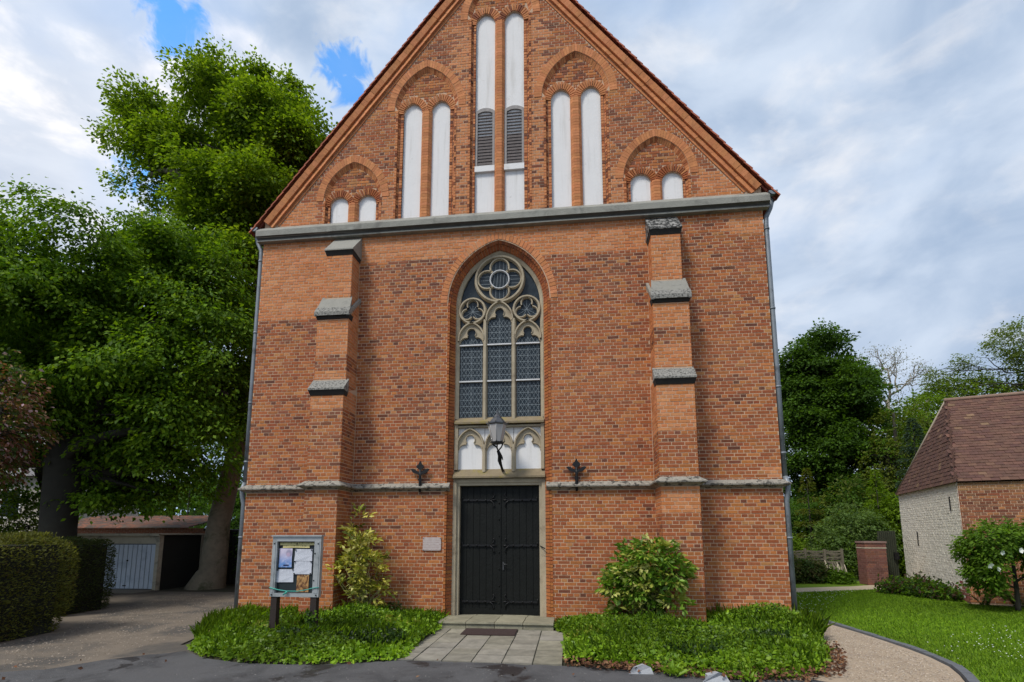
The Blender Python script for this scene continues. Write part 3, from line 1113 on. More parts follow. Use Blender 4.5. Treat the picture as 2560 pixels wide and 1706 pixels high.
# --- window and doorway surround in brick
singles = []
dummy = MB()
voussoirs(dummy, WIN['cx'], 1.10, WIN['a'], WIN['cc'], WIN['zs'], 24, -0.012, -0.010, 0.05, [(0.54, 0.21, 0.085), (0.52, 0.195, 0.075), (0.56, 0.23, 0.10)], gap=0.012, singles=singles)
for vs, fs, c in singles:
    m = MB(); m.add(vs, fs, c)
    m.build('voussoir', M_BRICK, facade)
voussoirs(brickwork, WIN['cx'], 1.03, 1.095, WIN['cc'], WIN['zs'], 26, 0.0, 0.045, 0.16, [OLD[0], OLD[1], OLD[4], DARK[3]], gap=0.008)
voussoirs(brickwork, WIN['cx'], 0.945, 1.026, WIN['cc'], WIN['zs'], 26, 0.08, 0.15, 0.26, [OLD[0], OLD[2], OLD[1]], gap=0.010)
dark_red = lambda z: jit(random.choice([OLD[0], OLD[1], OLD[3], OLD[5]] + ([DARK[3]] if random.random() < 0.2 else [])), 0.13)
wc = WIN['cx']
for s in (-1, 1):
    for z0, z1 in ((0.0, 2.53), (2.66, WIN['zs'])):
        if s < 0:
            stack(brickwork, wc - 1.085, -0.012, wc - 1.035, -0.010, 0.1, z0, z1, dark_red)
            stack(brickwork, wc - 1.03, 0.035, wc - 0.945, 0.15, 0.3, z0, z1, dark_red)
        else:
            stack(brickwork, wc + 1.035, -0.010, wc + 1.085, -0.012, 0.1, z0, z1, dark_red)
            stack(brickwork, wc + 0.945, 0.15, wc + 1.03, 0.035, 0.3, z0, z1, dark_red)
    z0, z1 = 2.53, 2.66
    if s < 0:
        stack(brickwork, wc - 1.03, 0.035, wc - 0.945, 0.15, 0.3, z0, z1, dark_red)
    else:
        stack(brickwork, wc + 0.945, 0.15, wc + 1.03, 0.035, 0.3, z0, z1, dark_red)
brickwork.build('brickwork', M_BRICK, church, kind='stuff')

# ------------------------------------------------------------------ the tracery window
wx = -0.02
YF, YB = 0.17, 0.30
fr = MB()
apts = arch(wc, 0.93, 0.33, 6.55, 16)
ap_in = arch(wc, 0.865, 0.33, 6.55, 16)
zs0 = 4.06
o_ = [(apts[0][0], zs0)] + apts + [(apts[-1][0], zs0)]
i_ = [(ap_in[0][0], zs0)] + ap_in + [(ap_in[-1][0], zs0)]
n = len(o_)
vs = [(x, YF + 0.01, z) for x, z in o_] + [(x, YF + 0.06, z) for x, z in i_] + [(x, YB + 0.1, z) for x, z in i_] + [(x, YB + 0.1, z) for x, z in o_]
fs = []
for i in range(n - 1):
    for a_, b_ in ((0, 1), (1, 2), (3, 0)):
        fs.append((a_ * n + i, a_ * n + i + 1, b_ * n + i + 1, b_ * n + i))
fr.add(vs, fs)
window = fr.build('window', M_STONE, church, attr=False)


def circ(cx, cz, r, a0=0, a1=360, n=28):
    return [(cx + r * math.cos(R(a0 + (a1 - a0) * i / n)), cz + r * math.sin(R(a0 + (a1 - a0) * i / n))) for i in range(n if a1 - a0 == 360 else n + 1)]


tr = MB()
CZ = 7.135
tr.bar(circ(wx, CZ, 0.515, n=40), 0.085, YF, YB, True)
for k in range(4):
    ang = 90 * k
    lx, lz = wx + 0.268 * math.cos(R(ang)), CZ + 0.268 * math.sin(R(ang))
    tr.bar(circ(lx, lz, 0.205, ang - 128, ang + 128, 26), 0.055, YF + 0.025, YB)
for sx in (-1, 1):
    tx, tz = wx + sx * 0.585, 6.435
    tr.bar(circ(tx, tz, 0.275, n=34), 0.07, YF, YB, True)
    for k in range(3):
        ang = 90 + 120 * k
        lx, lz = tx + 0.138 * math.cos(R(ang)), tz + 0.138 * math.sin(R(ang))
        tr.bar(circ(lx, lz, 0.118, ang - 118, ang + 118, 22), 0.045, YF + 0.025, YB)
LIGHTS = [(wx - 0.605, 0.255, 5.80, 0.345), (wx, 0.262, 6.23, 0.37), (wx + 0.605, 0.255, 5.80, 0.345)]


def trefoil_head(cx, w, zs, rise, yf, yb, mb, wbar=0.06, s=1.0):
    """pointed bar, stone spandrel plate and the cusped opening below it"""
    cc = max(0.0, (rise * rise - w * w) / (2 * w))
    A_ = arch(cx, w + 0.02, cc, zs, 10)
    mb.bar([(cx - w - 0.02, zs - 0.04)] + A_ + [(cx + w + 0.02, zs - 0.04)], wbar, yf, yb)
    r = w * 0.40
    tz = zs + rise * 0.42
    r2 = w * 0.54
    lobe = circ(cx, tz, r, -42, 222, 18)          # right cusp -> over the top -> left cusp
    left = circ(cx - w + r2, zs - 0.09 * s, r2, 78, 180, 8)
    right = circ(cx + w - r2, zs - 0.09 * s, r2, 0, 102, 8)
    inner = right + lobe + left
    outer = [(x, z) for x, z in arch(cx, w, cc, zs, 10)]
    poly = [(cx - w, zs - 0.09 * s)] + outer + [(cx + w, zs - 0.09 * s)] + inner[0:]
    # order: up the left side, over the apex, down the right, then back along the cusps
    mb.plate([poly], yf + 0.055, yb)
    mb.bar(lobe, 0.03, yf + 0.035, yb); mb.bar(left, 0.028, yf + 0.035, yb); mb.bar(right, 0.028, yf + 0.035, yb)
    return inner


for L_ in LIGHTS:
    trefoil_head(*L_, YF, YB, tr)
tr.build('tracery', M_STONE, window, attr=False)
for sx in (-1, 1):
    m = MB()
    m.bar([(wx + sx * 0.307, 4.0), (wx + sx * 0.307, 6.22)], 0.10, YF, YB)
    m.build('mullion', M_STONE, window, attr=False)
# panes: one per field, and one per tracery opening
GY = 0.262


def pane(poly):
    m = MB(); m.plate([poly], GY, GY + 0.012)
    m.build('pane', M_GLASS, window, attr=False)


for (lx, w, lzs, rise) in LIGHTS:
    for z0, z1 in ((4.03, 4.855), (4.875, 5.655), (5.675, None)):
        if z1:
            pane([(lx - w, z0), (lx - w, z1), (lx + w, z1), (lx + w, z0)])
        else:
            pane([(lx - w, z0)] + arch(lx, w, max(0, (rise * rise - w * w) / (2 * w)), lzs, 8) + [(lx + w, z0)])
    for zb in (4.865, 5.665):
        m = MB(); m.box(lx - w + 0.004, lx + w - 0.004, 0.20, 0.25, zb - 0.014, zb + 0.014)
        m.build('glazing_bar', M_BARW, window, attr=False)
m = MB(); m.plate([circ(wx, CZ, 0.50, n=36)], GY - 0.004, GY + 0.010); m.build('pane', M_GLASS, window, attr=False)
for sx in (-1, 1):
    m = MB(); m.plate([circ(wx + sx * 0.585, 6.435, 0.27, n=30)], GY - 0.003, GY + 0.010); m.build('pane', M_GLASS, window, attr=False)
m = MB(); m.plate([[(wc - 0.86, 6.0)] + arch(wc, 0.87, 0.33, 6.55, 12) + [(wc + 0.86, 6.0)]], GY + 0.02, GY + 0.03); m.build('pane', M_GLASS, window, attr=False)
m = MB(); m.bar(circ(wx, CZ, 0.205, n=26), 0.035, 0.20, 0.262, True); m.build('white_ring', M_BARW, window, attr=False)
# lead cames of the patterned panes
ld = MB()


def came(x0, z0, x1, z1, w=0.0045, y=GY - 0.010):
    dx, dz = x1 - x0, z1 - z0
    L = math.hypot(dx, dz)
    nx, nz = -dz / L * w / 2, dx / L * w / 2
    ld.add([(x0 + nx, y, z0 + nz), (x1 + nx, y, z1 + nz), (x1 - nx, y, z1 - nz), (x0 - nx, y, z0 - nz)], [(0, 1, 2, 3)])


for (lx, w, lzs, rise) in LIGHTS:
    ztop = lzs + 0.03
    z = 4.07
    while z < ztop - 0.13:
        h = min(0.134, ztop - z)
        came(lx - w, z, lx + w, z, 0.007)
        for q in (-0.62, 0.0, 0.62):
            for s in (-1, 1):
                came(lx + q * w, z, lx + (q + s * 0.30) * w, z + h)
                came(lx + (q + s * 0.30) * w, z, lx + q * w, z + h)
        z += 0.134
    for q in (-0.86, 0.0, 0.86):
        came(lx + q * w, 4.05, lx + q * w, ztop)
for k in range(4):
    ang = 90 * k
    lx, lz = wx + 0.268 * math.cos(R(ang)), CZ + 0.268 * math.sin(R(ang))
    for q in range(-3, 4):
        t = R(ang + q * 26)
        came(wx + 0.2 * math.cos(t), CZ + 0.2 * math.sin(t), lx + 0.19 * math.cos(t), lz + 0.19 * math.sin(t), 0.005, GY - 0.014)
for q in range(-2, 3):
    came(wx + q * 0.07, CZ - 0.18, wx + q * 0.07 + 0.03, CZ + 0.18, 0.005, GY - 0.014)
for sx in (-1, 1):
    for k in range(3):
        for q in (-30, 0, 30):
            t = R(90 + 120 * k + q)
            came(wx + sx * 0.585, 6.435, wx + sx * 0.585 + 0.25 * math.cos(t), 6.435 + 0.25 * math.sin(t), 0.005, GY - 0.014)
ld.build('lead_came', M_LEAD, window, attr=False, kind='stuff')
m = MB()
m.hexa([(wc - 0.93, 0.10, 3.93), (wc + 0.93, 0.10, 3.93), (wc + 0.93, 0.40, 3.93), (wc - 0.93, 0.40, 3.93), (wc - 0.93, 0.10, 3.97), (wc + 0.93, 0.10, 3.97), (wc + 0.93, 0.25, 4.09), (wc - 0.93, 0.25, 4.09)])
m.build('window_sill', M_SILL, window, attr=False)

# blind panel with three white niches between window and door
bp = MB()
bp.box(wc - 0.93, wc - 0.862, 0.155, 0.30, 2.98, 3.93)
bp.box(wc + 0.862, wc + 0.93, 0.155, 0.30, 2.98, 3.93)
bp.box(wc - 0.862, wc + 0.862, 0.165, 0.30, 3.865, 3.905)
for lx, w, zs_, rise in [(wx - 0.605, 0.255, 3.47, 0.35), (wx, 0.258, 3.47, 0.35), (wx + 0.605, 0.255, 3.47, 0.35)]:
    trefoil_head(lx, w, zs_, rise, 0.16, 0.26, bp, 0.05)
for sx in (-1, 1):
    bp.bar([(wx + sx * 0.305, 2.93), (wx + sx * 0.305, 3.5)], 0.095, 0.15, 0.27)
panel = bp.build('blind_panel', M_STONE, church, attr=False)
for lx in (wx - 0.605, wx, wx + 0.605):
    m = MB(); m.box(lx - 0.297, lx + 0.297, 0.24, 0.26, 2.97, 3.87)
    m.build('white_niche', M_LIME, panel, attr=False)
m = MB()
m.hexa([(wc - 0.945, 0.085, 2.80), (wc + 0.945, 0.085, 2.80), (wc + 0.945, 0.40, 2.80), (wc - 0.945, 0.40, 2.80), (wc - 0.945, 0.085, 2.835), (wc + 0.945, 0.085, 2.835), (wc + 0.93, 0.245, 3.0), (wc - 0.93, 0.245, 3.0)])
m.build('panel_sill', M_SILL, panel, attr=False)

# doorway
df = MB()
df.box(wc - 0.945, wc + 0.945, 0.17, 0.42, 2.712, 2.79)
df.box(wc - 0.945, wc - 0.875, 0.15, 0.42, 0.06, 2.712)
df.box(wc + 0.875, wc + 0.945, 0.15, 0.42, 0.06, 2.712)
df.box(wc - 0.875, wc - 0.818, 0.20, 0.42, 0.06, 2.66)
df.box(wc + 0.818, wc + 0.875, 0.20, 0.42, 0.06, 2.66)
df.box(wc - 0.875, wc + 0.875, 0.19, 0.42, 2.655, 2.712)
df.build('door_frame', M_STONE, church, attr=False)
for s in (-1, 1):
    m = MB()
    x0, x1 = (wc - 0.815, wc - 0.004) if s < 0 else (wc + 0.004, wc + 0.815)
    m.box(x0, x1, 0.33, 0.36, 0.065, 2.65)
    door = m.build('door', M_DOOR, church, attr=False)
    n = 6
    for i in range(n):
        a, b = x0 + (x1 - x0) * i / n, x0 + (x1 - x0) * (i + 1) / n
        q = MB()
        yy = 0.31 + random.uniform(-0.003, 0.003)
        q.hexa([(a + 0.004, yy + 0.006, 0.07), (b - 0.004, yy + 0.006, 0.07), (b - 0.004, 0.335, 0.07), (a + 0.004, 0.335, 0.07), (a + 0.004, yy, 2.645), (b - 0.004, yy, 2.645), (b - 0.004, 0.335, 2.645), (a + 0.004, 0.335, 2.645)])
        q.build('plank', M_DOOR, door, attr=False)
    q = MB(); q.box(x0 + 0.01, x1 - 0.01, 0.302, 0.312, 0.07, 0.20); q.build('kick_board', M_DOOR, door, attr=False)
    for zh in (0.33, 1.44, 2.36):
        q = MB()
        xa, xb = (x0 + 0.05, x1 - 0.16) if s < 0 else (x1 - 0.05, x0 + 0.16)
        q.box(min(xa, xb), max(xa, xb), 0.286, 0.304, zh - 0.020, zh + 0.020)
        for d in (-1, 1):
            q.tube([(xb + s * 0.04, 0.295, zh), (xb - s * 0.03, 0.295, zh + d * 0.05), (xb - s * 0.06, 0.295, zh + d * 0.12), (xb - s * 0.03, 0.295, zh + d * 0.14)], 0.012, 5)
        q.tube([(xb, 0.295, zh), (xb - s * 0.10, 0.295, zh)], [0.018, 0.008], 5)
        q.tube([(xa + s * -0.0, 0.295, zh), (xa, 0.295, zh + 0.06)], 0.010, 5)
        for f in (0.2, 0.5, 0.8):
            xx = xa + (xb - xa) * f
            q.lathe((xx, 0.282, zh), [(0.016, -0.016), (0.016, 0.016)], 6)
        q.build('hinge_strap', M_IRON, door, attr=False)
    if s > 0:
        q = MB()
        q.box(wc + 0.062, wc + 0.092, 0.296, 0.306, 0.95, 1.11)
        q.tube([(wc + 0.078, 0.30, 1.07), (wc + 0.078, 0.25, 1.07), (wc + 0.17, 0.248, 1.065)], 0.009, 6)
        q.build('door_handle', M_HANDLE, door, attr=False)
        q = MB(); q.tube([(wc + 0.80, 0.30, 1.45), (wc + 0.86, 0.14, 1.42), (wc + 0.93, 0.06, 1.39)], 0.011, 6)
        q.build('door_hook', M_IRON, door, attr=False)
    else:
        q = MB(); q.box(x1 - 0.035, x1 + 0.03, 0.294, 0.309, 0.07, 2.64)
        for zz in np.linspace(0.3, 2.3, 7):
            q.lathe((x1 - 0.003, 0.292, zz), [(0.014, -0.014), (0.014, 0.014)], 6)
        q.build('cover_strip', M_DOOR, door, attr=False)

# --- gutters and downpipes
for sx in (-1, 1):
    m = MB()
    xg = sx * 5.60
    n = 8
    ring = []
    for y in (-0.10, 15.9):
        ring.append([(xg + 0.085 * math.cos(math.pi + math.pi * i / n), y, 8.55 + 0.085 * math.sin(math.pi + math.pi * i / n)) for i in range(n + 1)])
    vs = ring[0] + ring[1]
    m.add(vs, [(i, i + 1, n + 2 + i, n + 1 + i) for i in range(n)] + [tuple(range(n + 1))])
    g = m.build('gutter', M_ZINC, church, attr=False)
    m = MB()
    xw = sx * 5.47
    m.tube([(xg, 0.05, 8.49), (xg, 0.05, 8.36), (xg - sx * 0.03, 0.05, 8.25), (xw + sx * 0.01, 0.05, 8.06), (xw, 0.05, 7.9), (xw, 0.05, 5), (xw, 0.05, 2.75)], 0.048, 10)
    m.tube([(xw, 0.05, 2.75), (xw + sx * 0.025, 0.0, 2.62), (xw + sx * 0.02, 0.02, 2.45), (xw, 0.05, 2.3), (xw, 0.05, 0.0)], 0.048, 10)
    dp = m.build('downpipe', M_ZINC, church, attr=False)
    for z in (7.8, 6.1, 4.5, 3.2, 1.6):
        q = MB(); q.lathe((xw, 0.05, z), [(0.055, -0.02), (0.06, 0), (0.055, 0.02)], 10)
        q.build('pipe_clip', M_ZINC, dp, attr=False)

# ------------------------------------------------------------------ things fixed to the front
# wall lantern
lan = thing('wall_lantern', 'black iron street lantern with milky glass on a bracket above the door', 'lantern', (0.03, 0.2, 2.95))
m = MB()
LX, LY = 0.02, -0.33
m.tube([(0.065, 0.235, 2.955), (0.065, 0.12, 2.96), (0.055, 0.02, 3.02), (0.03, -0.06, 3.12), (0.045, -0.10, 3.22), (0.02, -0.2, 3.30)], [0.035, 0.028, 0.026, 0.04, 0.045, 0.03], 8)
m.tube([(0.02, -0.2, 3.30), (0.0, -0.26, 3.37), (-0.08, -0.30, 3.42)], 0.016, 6)
m.tube([(0.02, -0.2, 3.30), (LX + 0.08, -0.27, 3.37), (LX + 0.11, -0.31, 3.44)], 0.014, 6)
m.tube([(0.045, -0.10, 3.22), (0.09, -0.12, 3.19), (0.10, -0.10, 3.13)], [0.02, 0.016, 0.008], 6)
m.tube([(LX, LY, 3.33), (LX, LY, 3.44)], 0.012, 6)
m.tube([(0.02, -0.2, 3.30), (LX, LY, 3.34)], 0.014, 6)
m.build('bracket', M_IRON, lan, attr=False)
m = MB(); m.lathe((LX, LY, 3.43), [(0.05, -0.02), (0.128, 0.0), (0.132, 0.018), (0.115, 0.03)], 8, smooth=False)
for k in range(8):
    t = 2 * math.pi * k / 8
    m.tube([(LX + 0.128 * math.cos(t), LY + 0.128 * math.sin(t), 3.45), (LX + 0.158 * math.cos(t), LY + 0.158 * math.sin(t), 3.47)], [0.010, 0.004], 5)
m.build('lower_ring', M_IRON, lan, attr=False)
M_MILK = simple('milky_glass', (0.42, 0.40, 0.385), 0.25, spec=0.5, var=0.06)
m = MB(); m.lathe((LX, LY, 3.455), [(0.105, 0.0), (0.178, 0.345)], 8, smooth=False); m.build('glass', M_MILK, lan, attr=False)
m = MB()
for k in range(8):
    t = 2 * math.pi * k / 8
    m.tube([(LX + 0.107 * math.cos(t), LY + 0.107 * math.sin(t), 3.455), (LX + 0.180 * math.cos(t), LY + 0.180 * math.sin(t), 3.80)], 0.0045, 4)
m.build('glazing_rib', M_GREYM, lan, attr=False)
m = MB(); m.lathe((LX, LY, 3.80), [(0.178, -0.01), (0.205, 0.01), (0.205, 0.03), (0.165, 0.045), (0.11, 0.12), (0.085, 0.135), (0.085, 0.15), (0.075, 0.16), (0.055, 0.19), (0.022, 0.225), (0.014, 0.26), (0.018, 0.275), (0.004, 0.30)], 8, smooth=False)
for k in range(8):
    t = 2 * math.pi * k / 8
    m.tube([(LX + 0.20 * math.cos(t), LY + 0.20 * math.sin(t), 3.82), (LX + 0.225 * math.cos(t), LY + 0.225 * math.sin(t), 3.85)], [0.012, 0.004], 5)
M_LTOP = simple('lantern_top', (0.10, 0.105, 0.115), 0.35, 0.5, var=0.3)
m.build('lantern_roof', M_LTOP, lan, attr=False)

# iron fleurs standing on the ledge
for sx, lab in ((-1, 'black iron three-leaved ornament on the ledge above the pale plaque'), (1, 'black iron three-leaved ornament on the ledge, on the side of the lantern with no plaque')):
    x = 1.585 * sx - 0.0 + (-0.01 if sx < 0 else -0.03)
    t_ = thing('iron_ornament', lab, 'ornament', (x, -0.06, 2.60), group='iron leaf ornaments beside the doorway')
    m = MB()
    m.tube([(x, -0.06, 2.50), (x, -0.065, 2.62), (x, -0.07, 2.80), (x, -0.075, 2.97)], [0.02, 0.034, 0.026, 0.026], 6)
    m.box(x - 0.04, x + 0.04, -0.085, -0.03, 2.745, 2.775)
    m.build('stem', M_IRON, t_, attr=False)
    m = MB(); m.plate([[(x, 2.94), (x - 0.03, 2.97), (x - 0.085, 3.02), (x - 0.06, 3.06), (x - 0.035, 3.075), (x, 3.15), (x + 0.035, 3.075), (x + 0.06, 3.06), (x + 0.085, 3.02), (x + 0.03, 2.97)]], -0.09, -0.06, back=True)
    m.build('top_leaf', M_IRON, t_, attr=False)
    for s in (-1, 1):
        m = MB()
        pl = [(0.0, 2.83), (0.05, 2.875), (0.11, 2.885), (0.15, 2.91), (0.20, 2.975), (0.155, 2.985), (0.11, 2.975), (0.085, 2.95), (0.05, 2.935), (0.0, 2.90)]
        pl = [(x + s * a, b) for a, b in pl]
        m.plate([pl], -0.095, -0.065, back=True)
        m.build('side_leaf', M_IRON, t_, attr=False)

# plaque with engraved lines
def lines_mat(name, base, ink, period, lo, hi, wobf=30.0, amp=0.6):
    m, t, b = new_mat(name)
    v = t.n('ShaderNodeTexCoord').outputs['Object']
    s_ = t.n('ShaderNodeSeparateXYZ'); t.l(v, s_.inputs[0])
    row = t.math('FRACT', t.math('DIVIDE', s_.outputs[2], period))
    ln = t.math('GREATER_THAN', row, 0.55)
    cb = t.n('ShaderNodeCombineXYZ'); t.l(s_.outputs[0], cb.inputs[0])
    t.l(t.math('FLOOR', t.math('DIVIDE', s_.outputs[2], period)), cb.inputs[2])
    w = t.ramp(t.noise(cb.outputs[0], wobf, 3, 0.6), lo, hi)
    t.l(t.mix(t.math('MULTIPLY', t.math('MULTIPLY', ln, w), amp), base, ink), b.inputs['Base Color'])
    b.inputs['Roughness'].default_value = 0.6
    return m


M_PLQ = lines_mat('plaque_face', (0.50, 0.43, 0.41), (0.30, 0.20, 0.18), 0.034, 0.35, 0.6, 14)
pq = thing('wall_plaque', 'pale engraved plaque screwed to the brick beside the door', 'plaque', (-1.335, -0.012, 1.475))
m = MB(); m.box(-1.52, -1.15, -0.026, -0.004, 1.345, 1.605); m.build('plate', M_PLQ, pq, attr=False)
m = MB()
for qx in (-1.505, -1.165):
    for qz in (1.36, 1.59):
        m.lathe((qx, -0.03, qz), [(0.008, -0.008), (0.008, 0.008)], 6)
m.build('screw', M_GREYM, pq, attr=False, kind='stuff')

# doorstep
stp = thing('door_step', 'broad stone doorstep of four blocks below the black door', 'step', (0.06, -0.35, 0))
edges = [-0.97, -0.46, 0.055, 0.56, 1.10]
for a, b in zip(edges[:-1], edges[1:]):
    m = MB()
    h = 0.125 + random.uniform(-.003, .003)
    m.hexa([(a + .004, -0.845, -0.05), (b - .004, -0.845, -0.05), (b - .004, 0.345 if b < 1 else -0.06, -0.05), (a + .004, 0.345 if a > -0.9 else -0.06, -0.05),
            (a + .006, -0.835, h - 0.03), (b - .006, -0.835, h - 0.03), (b - .006, 0.345 if b < 1 else -0.06, h - 0.05), (a + .006, 0.345 if a > -0.9 else -0.06, h - 0.05)])
    m.hexa([(a + .004, -0.865, h - 0.028), (b - .004, -0.865, h - 0.028), (b - .004, -0.05, h - 0.048), (a + .004, -0.05, h - 0.048),
            (a + .006, -0.86, h), (b - .006, -0.86, h), (b - .006, -0.05, h - 0.02), (a + .006, -0.05, h - 0.02)])
    o = m.build('block', M_SLAB, stp)
    k = random.uniform(0.85, 1.1); o.color = (0.27 * k, 0.25 * k, 0.175 * k, 1)
m = MB(); m.box(-0.90, 0.87, -0.04, 0.345, -0.05, 0.068); o = m.build('threshold', M_SLAB, stp); o.color = (0.22, 0.2, 0.15, 1)

# ================================================================== THE GROUND
def sheet(name, poly, z, mat):
    m = MB()
    tris = geometry.tessellate_polygon([[Vector((p[0], p[1], 0)) for p in poly]])
    m.add([(p[0], p[1], z) for p in poly], [tuple(t) for t in tris])
    o = m.build(name, mat, attr=False)
    o['kind'] = 'structure'
    me = o.data
    me.update()
    if me.polygons[0].normal.z < 0:
        me.flip_normals()
    return o


M_SOIL = simple('soil_ground', (0.055, 0.05, 0.03), 0.95, var=0.4, scale=1.5, bump=0.4, bscale=10, dirt=(0.04, 0.065, 0.02), dscale=0.7)
m_, t_, b_ = new_mat('asphalt')
v_ = t_.n('ShaderNodeNewGeometry').outputs['Position']
c_ = t_.mix(t_.noise(v_, 260, 3, 0.7), (0.042, 0.042, 0.045), (0.13, 0.127, 0.13))
c_ = t_.mix(t_.math('MULTIPLY', t_.ramp(t_.noise(v_, 55, 4, 0.8), 0.52, 0.72), 0.55), c_, (0.19, 0.185, 0.18))
c_ = t_.mix(t_.math('MULTIPLY', t_.ramp(t_.noise(v_, 1.3, 6, 0.6, 0.5), 0.42, 0.62), 0.65), c_, (0.034, 0.033, 0.035))
damp = t_.ramp(t_.noise(v_, 1.25, 5, 0.55, 0.7), 0.555, 0.60)
c_ = t_.mix(t_.math('MULTIPLY', damp, 0.8), c_, (0.017, 0.013, 0.013))
c_ = t_.mix(t_.math('MULTIPLY', t_.ramp(t_.noise(v_, 3.5, 7, 0.7), 0.60, 0.72), 0.5), c_, (0.15, 0.145, 0.14))
t_.l(c_, b_.inputs['Base Color'])
t_.l(t_.math('SUBTRACT', 0.88, t_.math('MULTIPLY', damp, 0.35)), b_.inputs['Roughness'])
bn_ = t_.n('ShaderNodeBump', Strength=0.6, Distance=0.01)
t_.l(t_.noise(v_, 160, 3, 0.7), bn_.inputs['Height']); t_.l(bn_.outputs[0], b_.inputs['Normal'])
M_ASPH = m_
M_DRIVE = simple('compacted_drive', (0.175, 0.142, 0.108), 0.95, var=0.3, scale=2.2, bump=0.5, bscale=70, dirt=(0.085, 0.075, 0.065), dscale=0.9, dlo=0.42, dhi=0.62)
M_GRAVEL = simple('gravel_path', (0.40, 0.31, 0.22), 0.95, var=0.14, scale=120, bump=0.5, bscale=220, dirt=(0.31, 0.24, 0.17), dscale=1.7, dlo=0.45, dhi=0.75)
m_, t_, b_ = new_mat('lawn')
v_ = t_.n('ShaderNodeNewGeometry').outputs['Position']
c_ = t_.mix(t_.noise(v_, 60, 4, 0.7), (0.075, 0.13, 0.008), (0.15, 0.25, 0.018))
c_ = t_.mix(t_.ramp(t_.noise(v_, 0.9, 5, 0.6, 0.4), 0.4, 0.7), c_, (0.12, 0.19, 0.014))
t_.l(c_, b_.inputs['Base Color']); b_.inputs['Roughness'].default_value = 0.9
b_.inputs['Specular IOR Level'].default_value = 0.15
M_LAWN = m_

sheet('ground', [(-400, -400), (400, -400), (400, 400), (-400, 400)], -0.03, M_SOIL)
sheet('driveway', [(-5.4, 0.5), (-5.5, 3.4), (-7.5, 4.0), (-10.5, 3.9), (-16, 4.3), (-16, -8), (4.0, -9), (2, -3.8), (-4.6, -2.5)], -0.012, M_DRIVE)
ap = [(-40, -5.2), (-12, -4.55), (-9.0, -4.2), (-7.6, -4.45), (-6.6, -4.15), (-5.9, -4.3), (-5.2, -4.05), (-4.9, -3.5), (-4.2, -2.9), (-3.6, -3.3), (-2.0, -3.4), (-0.95, -3.05),
      (1.3, -3.12), (2.5, -3.2), (3.4, -3.45), (4.2, -3.42), (4.6, -3.62), (5.3, -3.75), (6.0, -4.2), (7.0, -5.0), (40, -5.4), (40, -40), (-40, -40)]
rag = []
for p, q in zip(ap, ap[1:] + ap[:1]):
    n = max(1, min(14, int(math.hypot(q[0] - p[0], q[1] - p[1]) / 0.15))) if abs(p[0]) < 15 and p[1] > -6 else 1
    for i in range(n):
        f = i / n
        w = 0.05 if n > 1 else 0
        rag.append((p[0] + (q[0] - p[0]) * f + random.uniform(-w, w) * 0.6, p[1] + (q[1] - p[1]) * f + random.uniform(-w, w)))
sheet('asphalt_drive', rag, -0.004, M_ASPH)
kerb_line = [(5.35, -4.15), (5.62, -3.8), (5.87, -3.42), (6.08, -3.0), (6.24, -2.6), (6.34, -2.1), (6.37, -1.6), (6.36, -1.0), (6.33, -0.4), (6.27, 0.2), (6.20, 0.8), (6.12, 1.4), (6.05, 2.2), (6.0, 3.2), (5.98, 4.6), (5.98, 6.4), (6.0, 9.0)]
sheet('gravel_path', [(3.9, -3.9), (5.35, -4.25)] + [(x - 0.02, y) for x, y in kerb_line] + [(5.2, 9.0), (5.2, -0.5), (4.2, -2.0), (3.9, -3.0)], -0.006, M_GRAVEL)
lawn_poly = [(x + 0.06, y) for x, y in kerb_line[:-2]] + [(7.75, 5.6), (9.3, 6.25), (10.5, 6.7), (11.2, 6.4), (12.0, 5.6), (10.95, 3.7), (14, 1.6), (22, -1), (22, -12), (6.6, -12), (5.7, -5.0)]
sheet('lawn', lawn_poly, -0.008, M_LAWN)
sheet('back_path', [(5.9, 5.2), (7.75, 5.62), (9.3, 6.25), (10.5, 6.7), (11.9, 7.2), (12.6, 8.2), (11.6, 8.3), (10.3, 7.55), (9.0, 7.1), (7.9, 6.65), (5.9, 6.4)], -0.005, simple('pale_path', (0.42, 0.35, 0.24), 0.95, var=0.15))
sheet('verge', [(5.9, 6.45), (7.9, 6.7), (9.0, 7.15), (10.3, 7.6), (11.5, 8.3), (11.3, 12), (5.9, 12)], -0.010, M_LAWN)
sheet('concrete_apron', [(-10.9, 3.3), (-10.8, 4.2), (-14, 4.3), (-14, 3.0)], -0.003, simple('apron', (0.24, 0.21, 0.17), 0.95, var=0.2))

# kerb stones along the path
kerb = thing('path_kerb', 'curving row of dark flat kerb stones between the gravel path and the lawn', 'kerb', (6.3, -1.5, 0))
acc = []
for p, q in zip(kerb_line, kerb_line[1:]):
    L = math.hypot(q[0] - p[0], q[1] - p[1]); n = max(1, round(L / 0.33))
    acc += [(p[0] + (q[0] - p[0]) * i / n, p[1] + (q[1] - p[1]) * i / n) for i in range(n)]
acc.append(kerb_line[-1])
for p, q in zip(acc, acc[1:]):
    dx, dy = q[0] - p[0], q[1] - p[1]; L = math.hypot(dx, dy); dx /= L; dy /= L
    nx, ny = dy, -dx
    m = MB(); g = 0.006; w = 0.115; z1 = 0.02 + random.uniform(-.006, .006)
    P_ = lambda f, s, z: (p[0] + dx * f + nx * s, p[1] + dy * f + ny * s, z)
    m.hexa([P_(g, 0, -.05), P_(L - g, 0, -.05), P_(L - g, w, -.05), P_(g, w, -.05), P_(g, .006, z1), P_(L - g, .006, z1), P_(L - g, w - .006, z1), P_(g, w - .006, z1)])
    m.build('kerb_stone', M_KERB, kerb, attr=False)

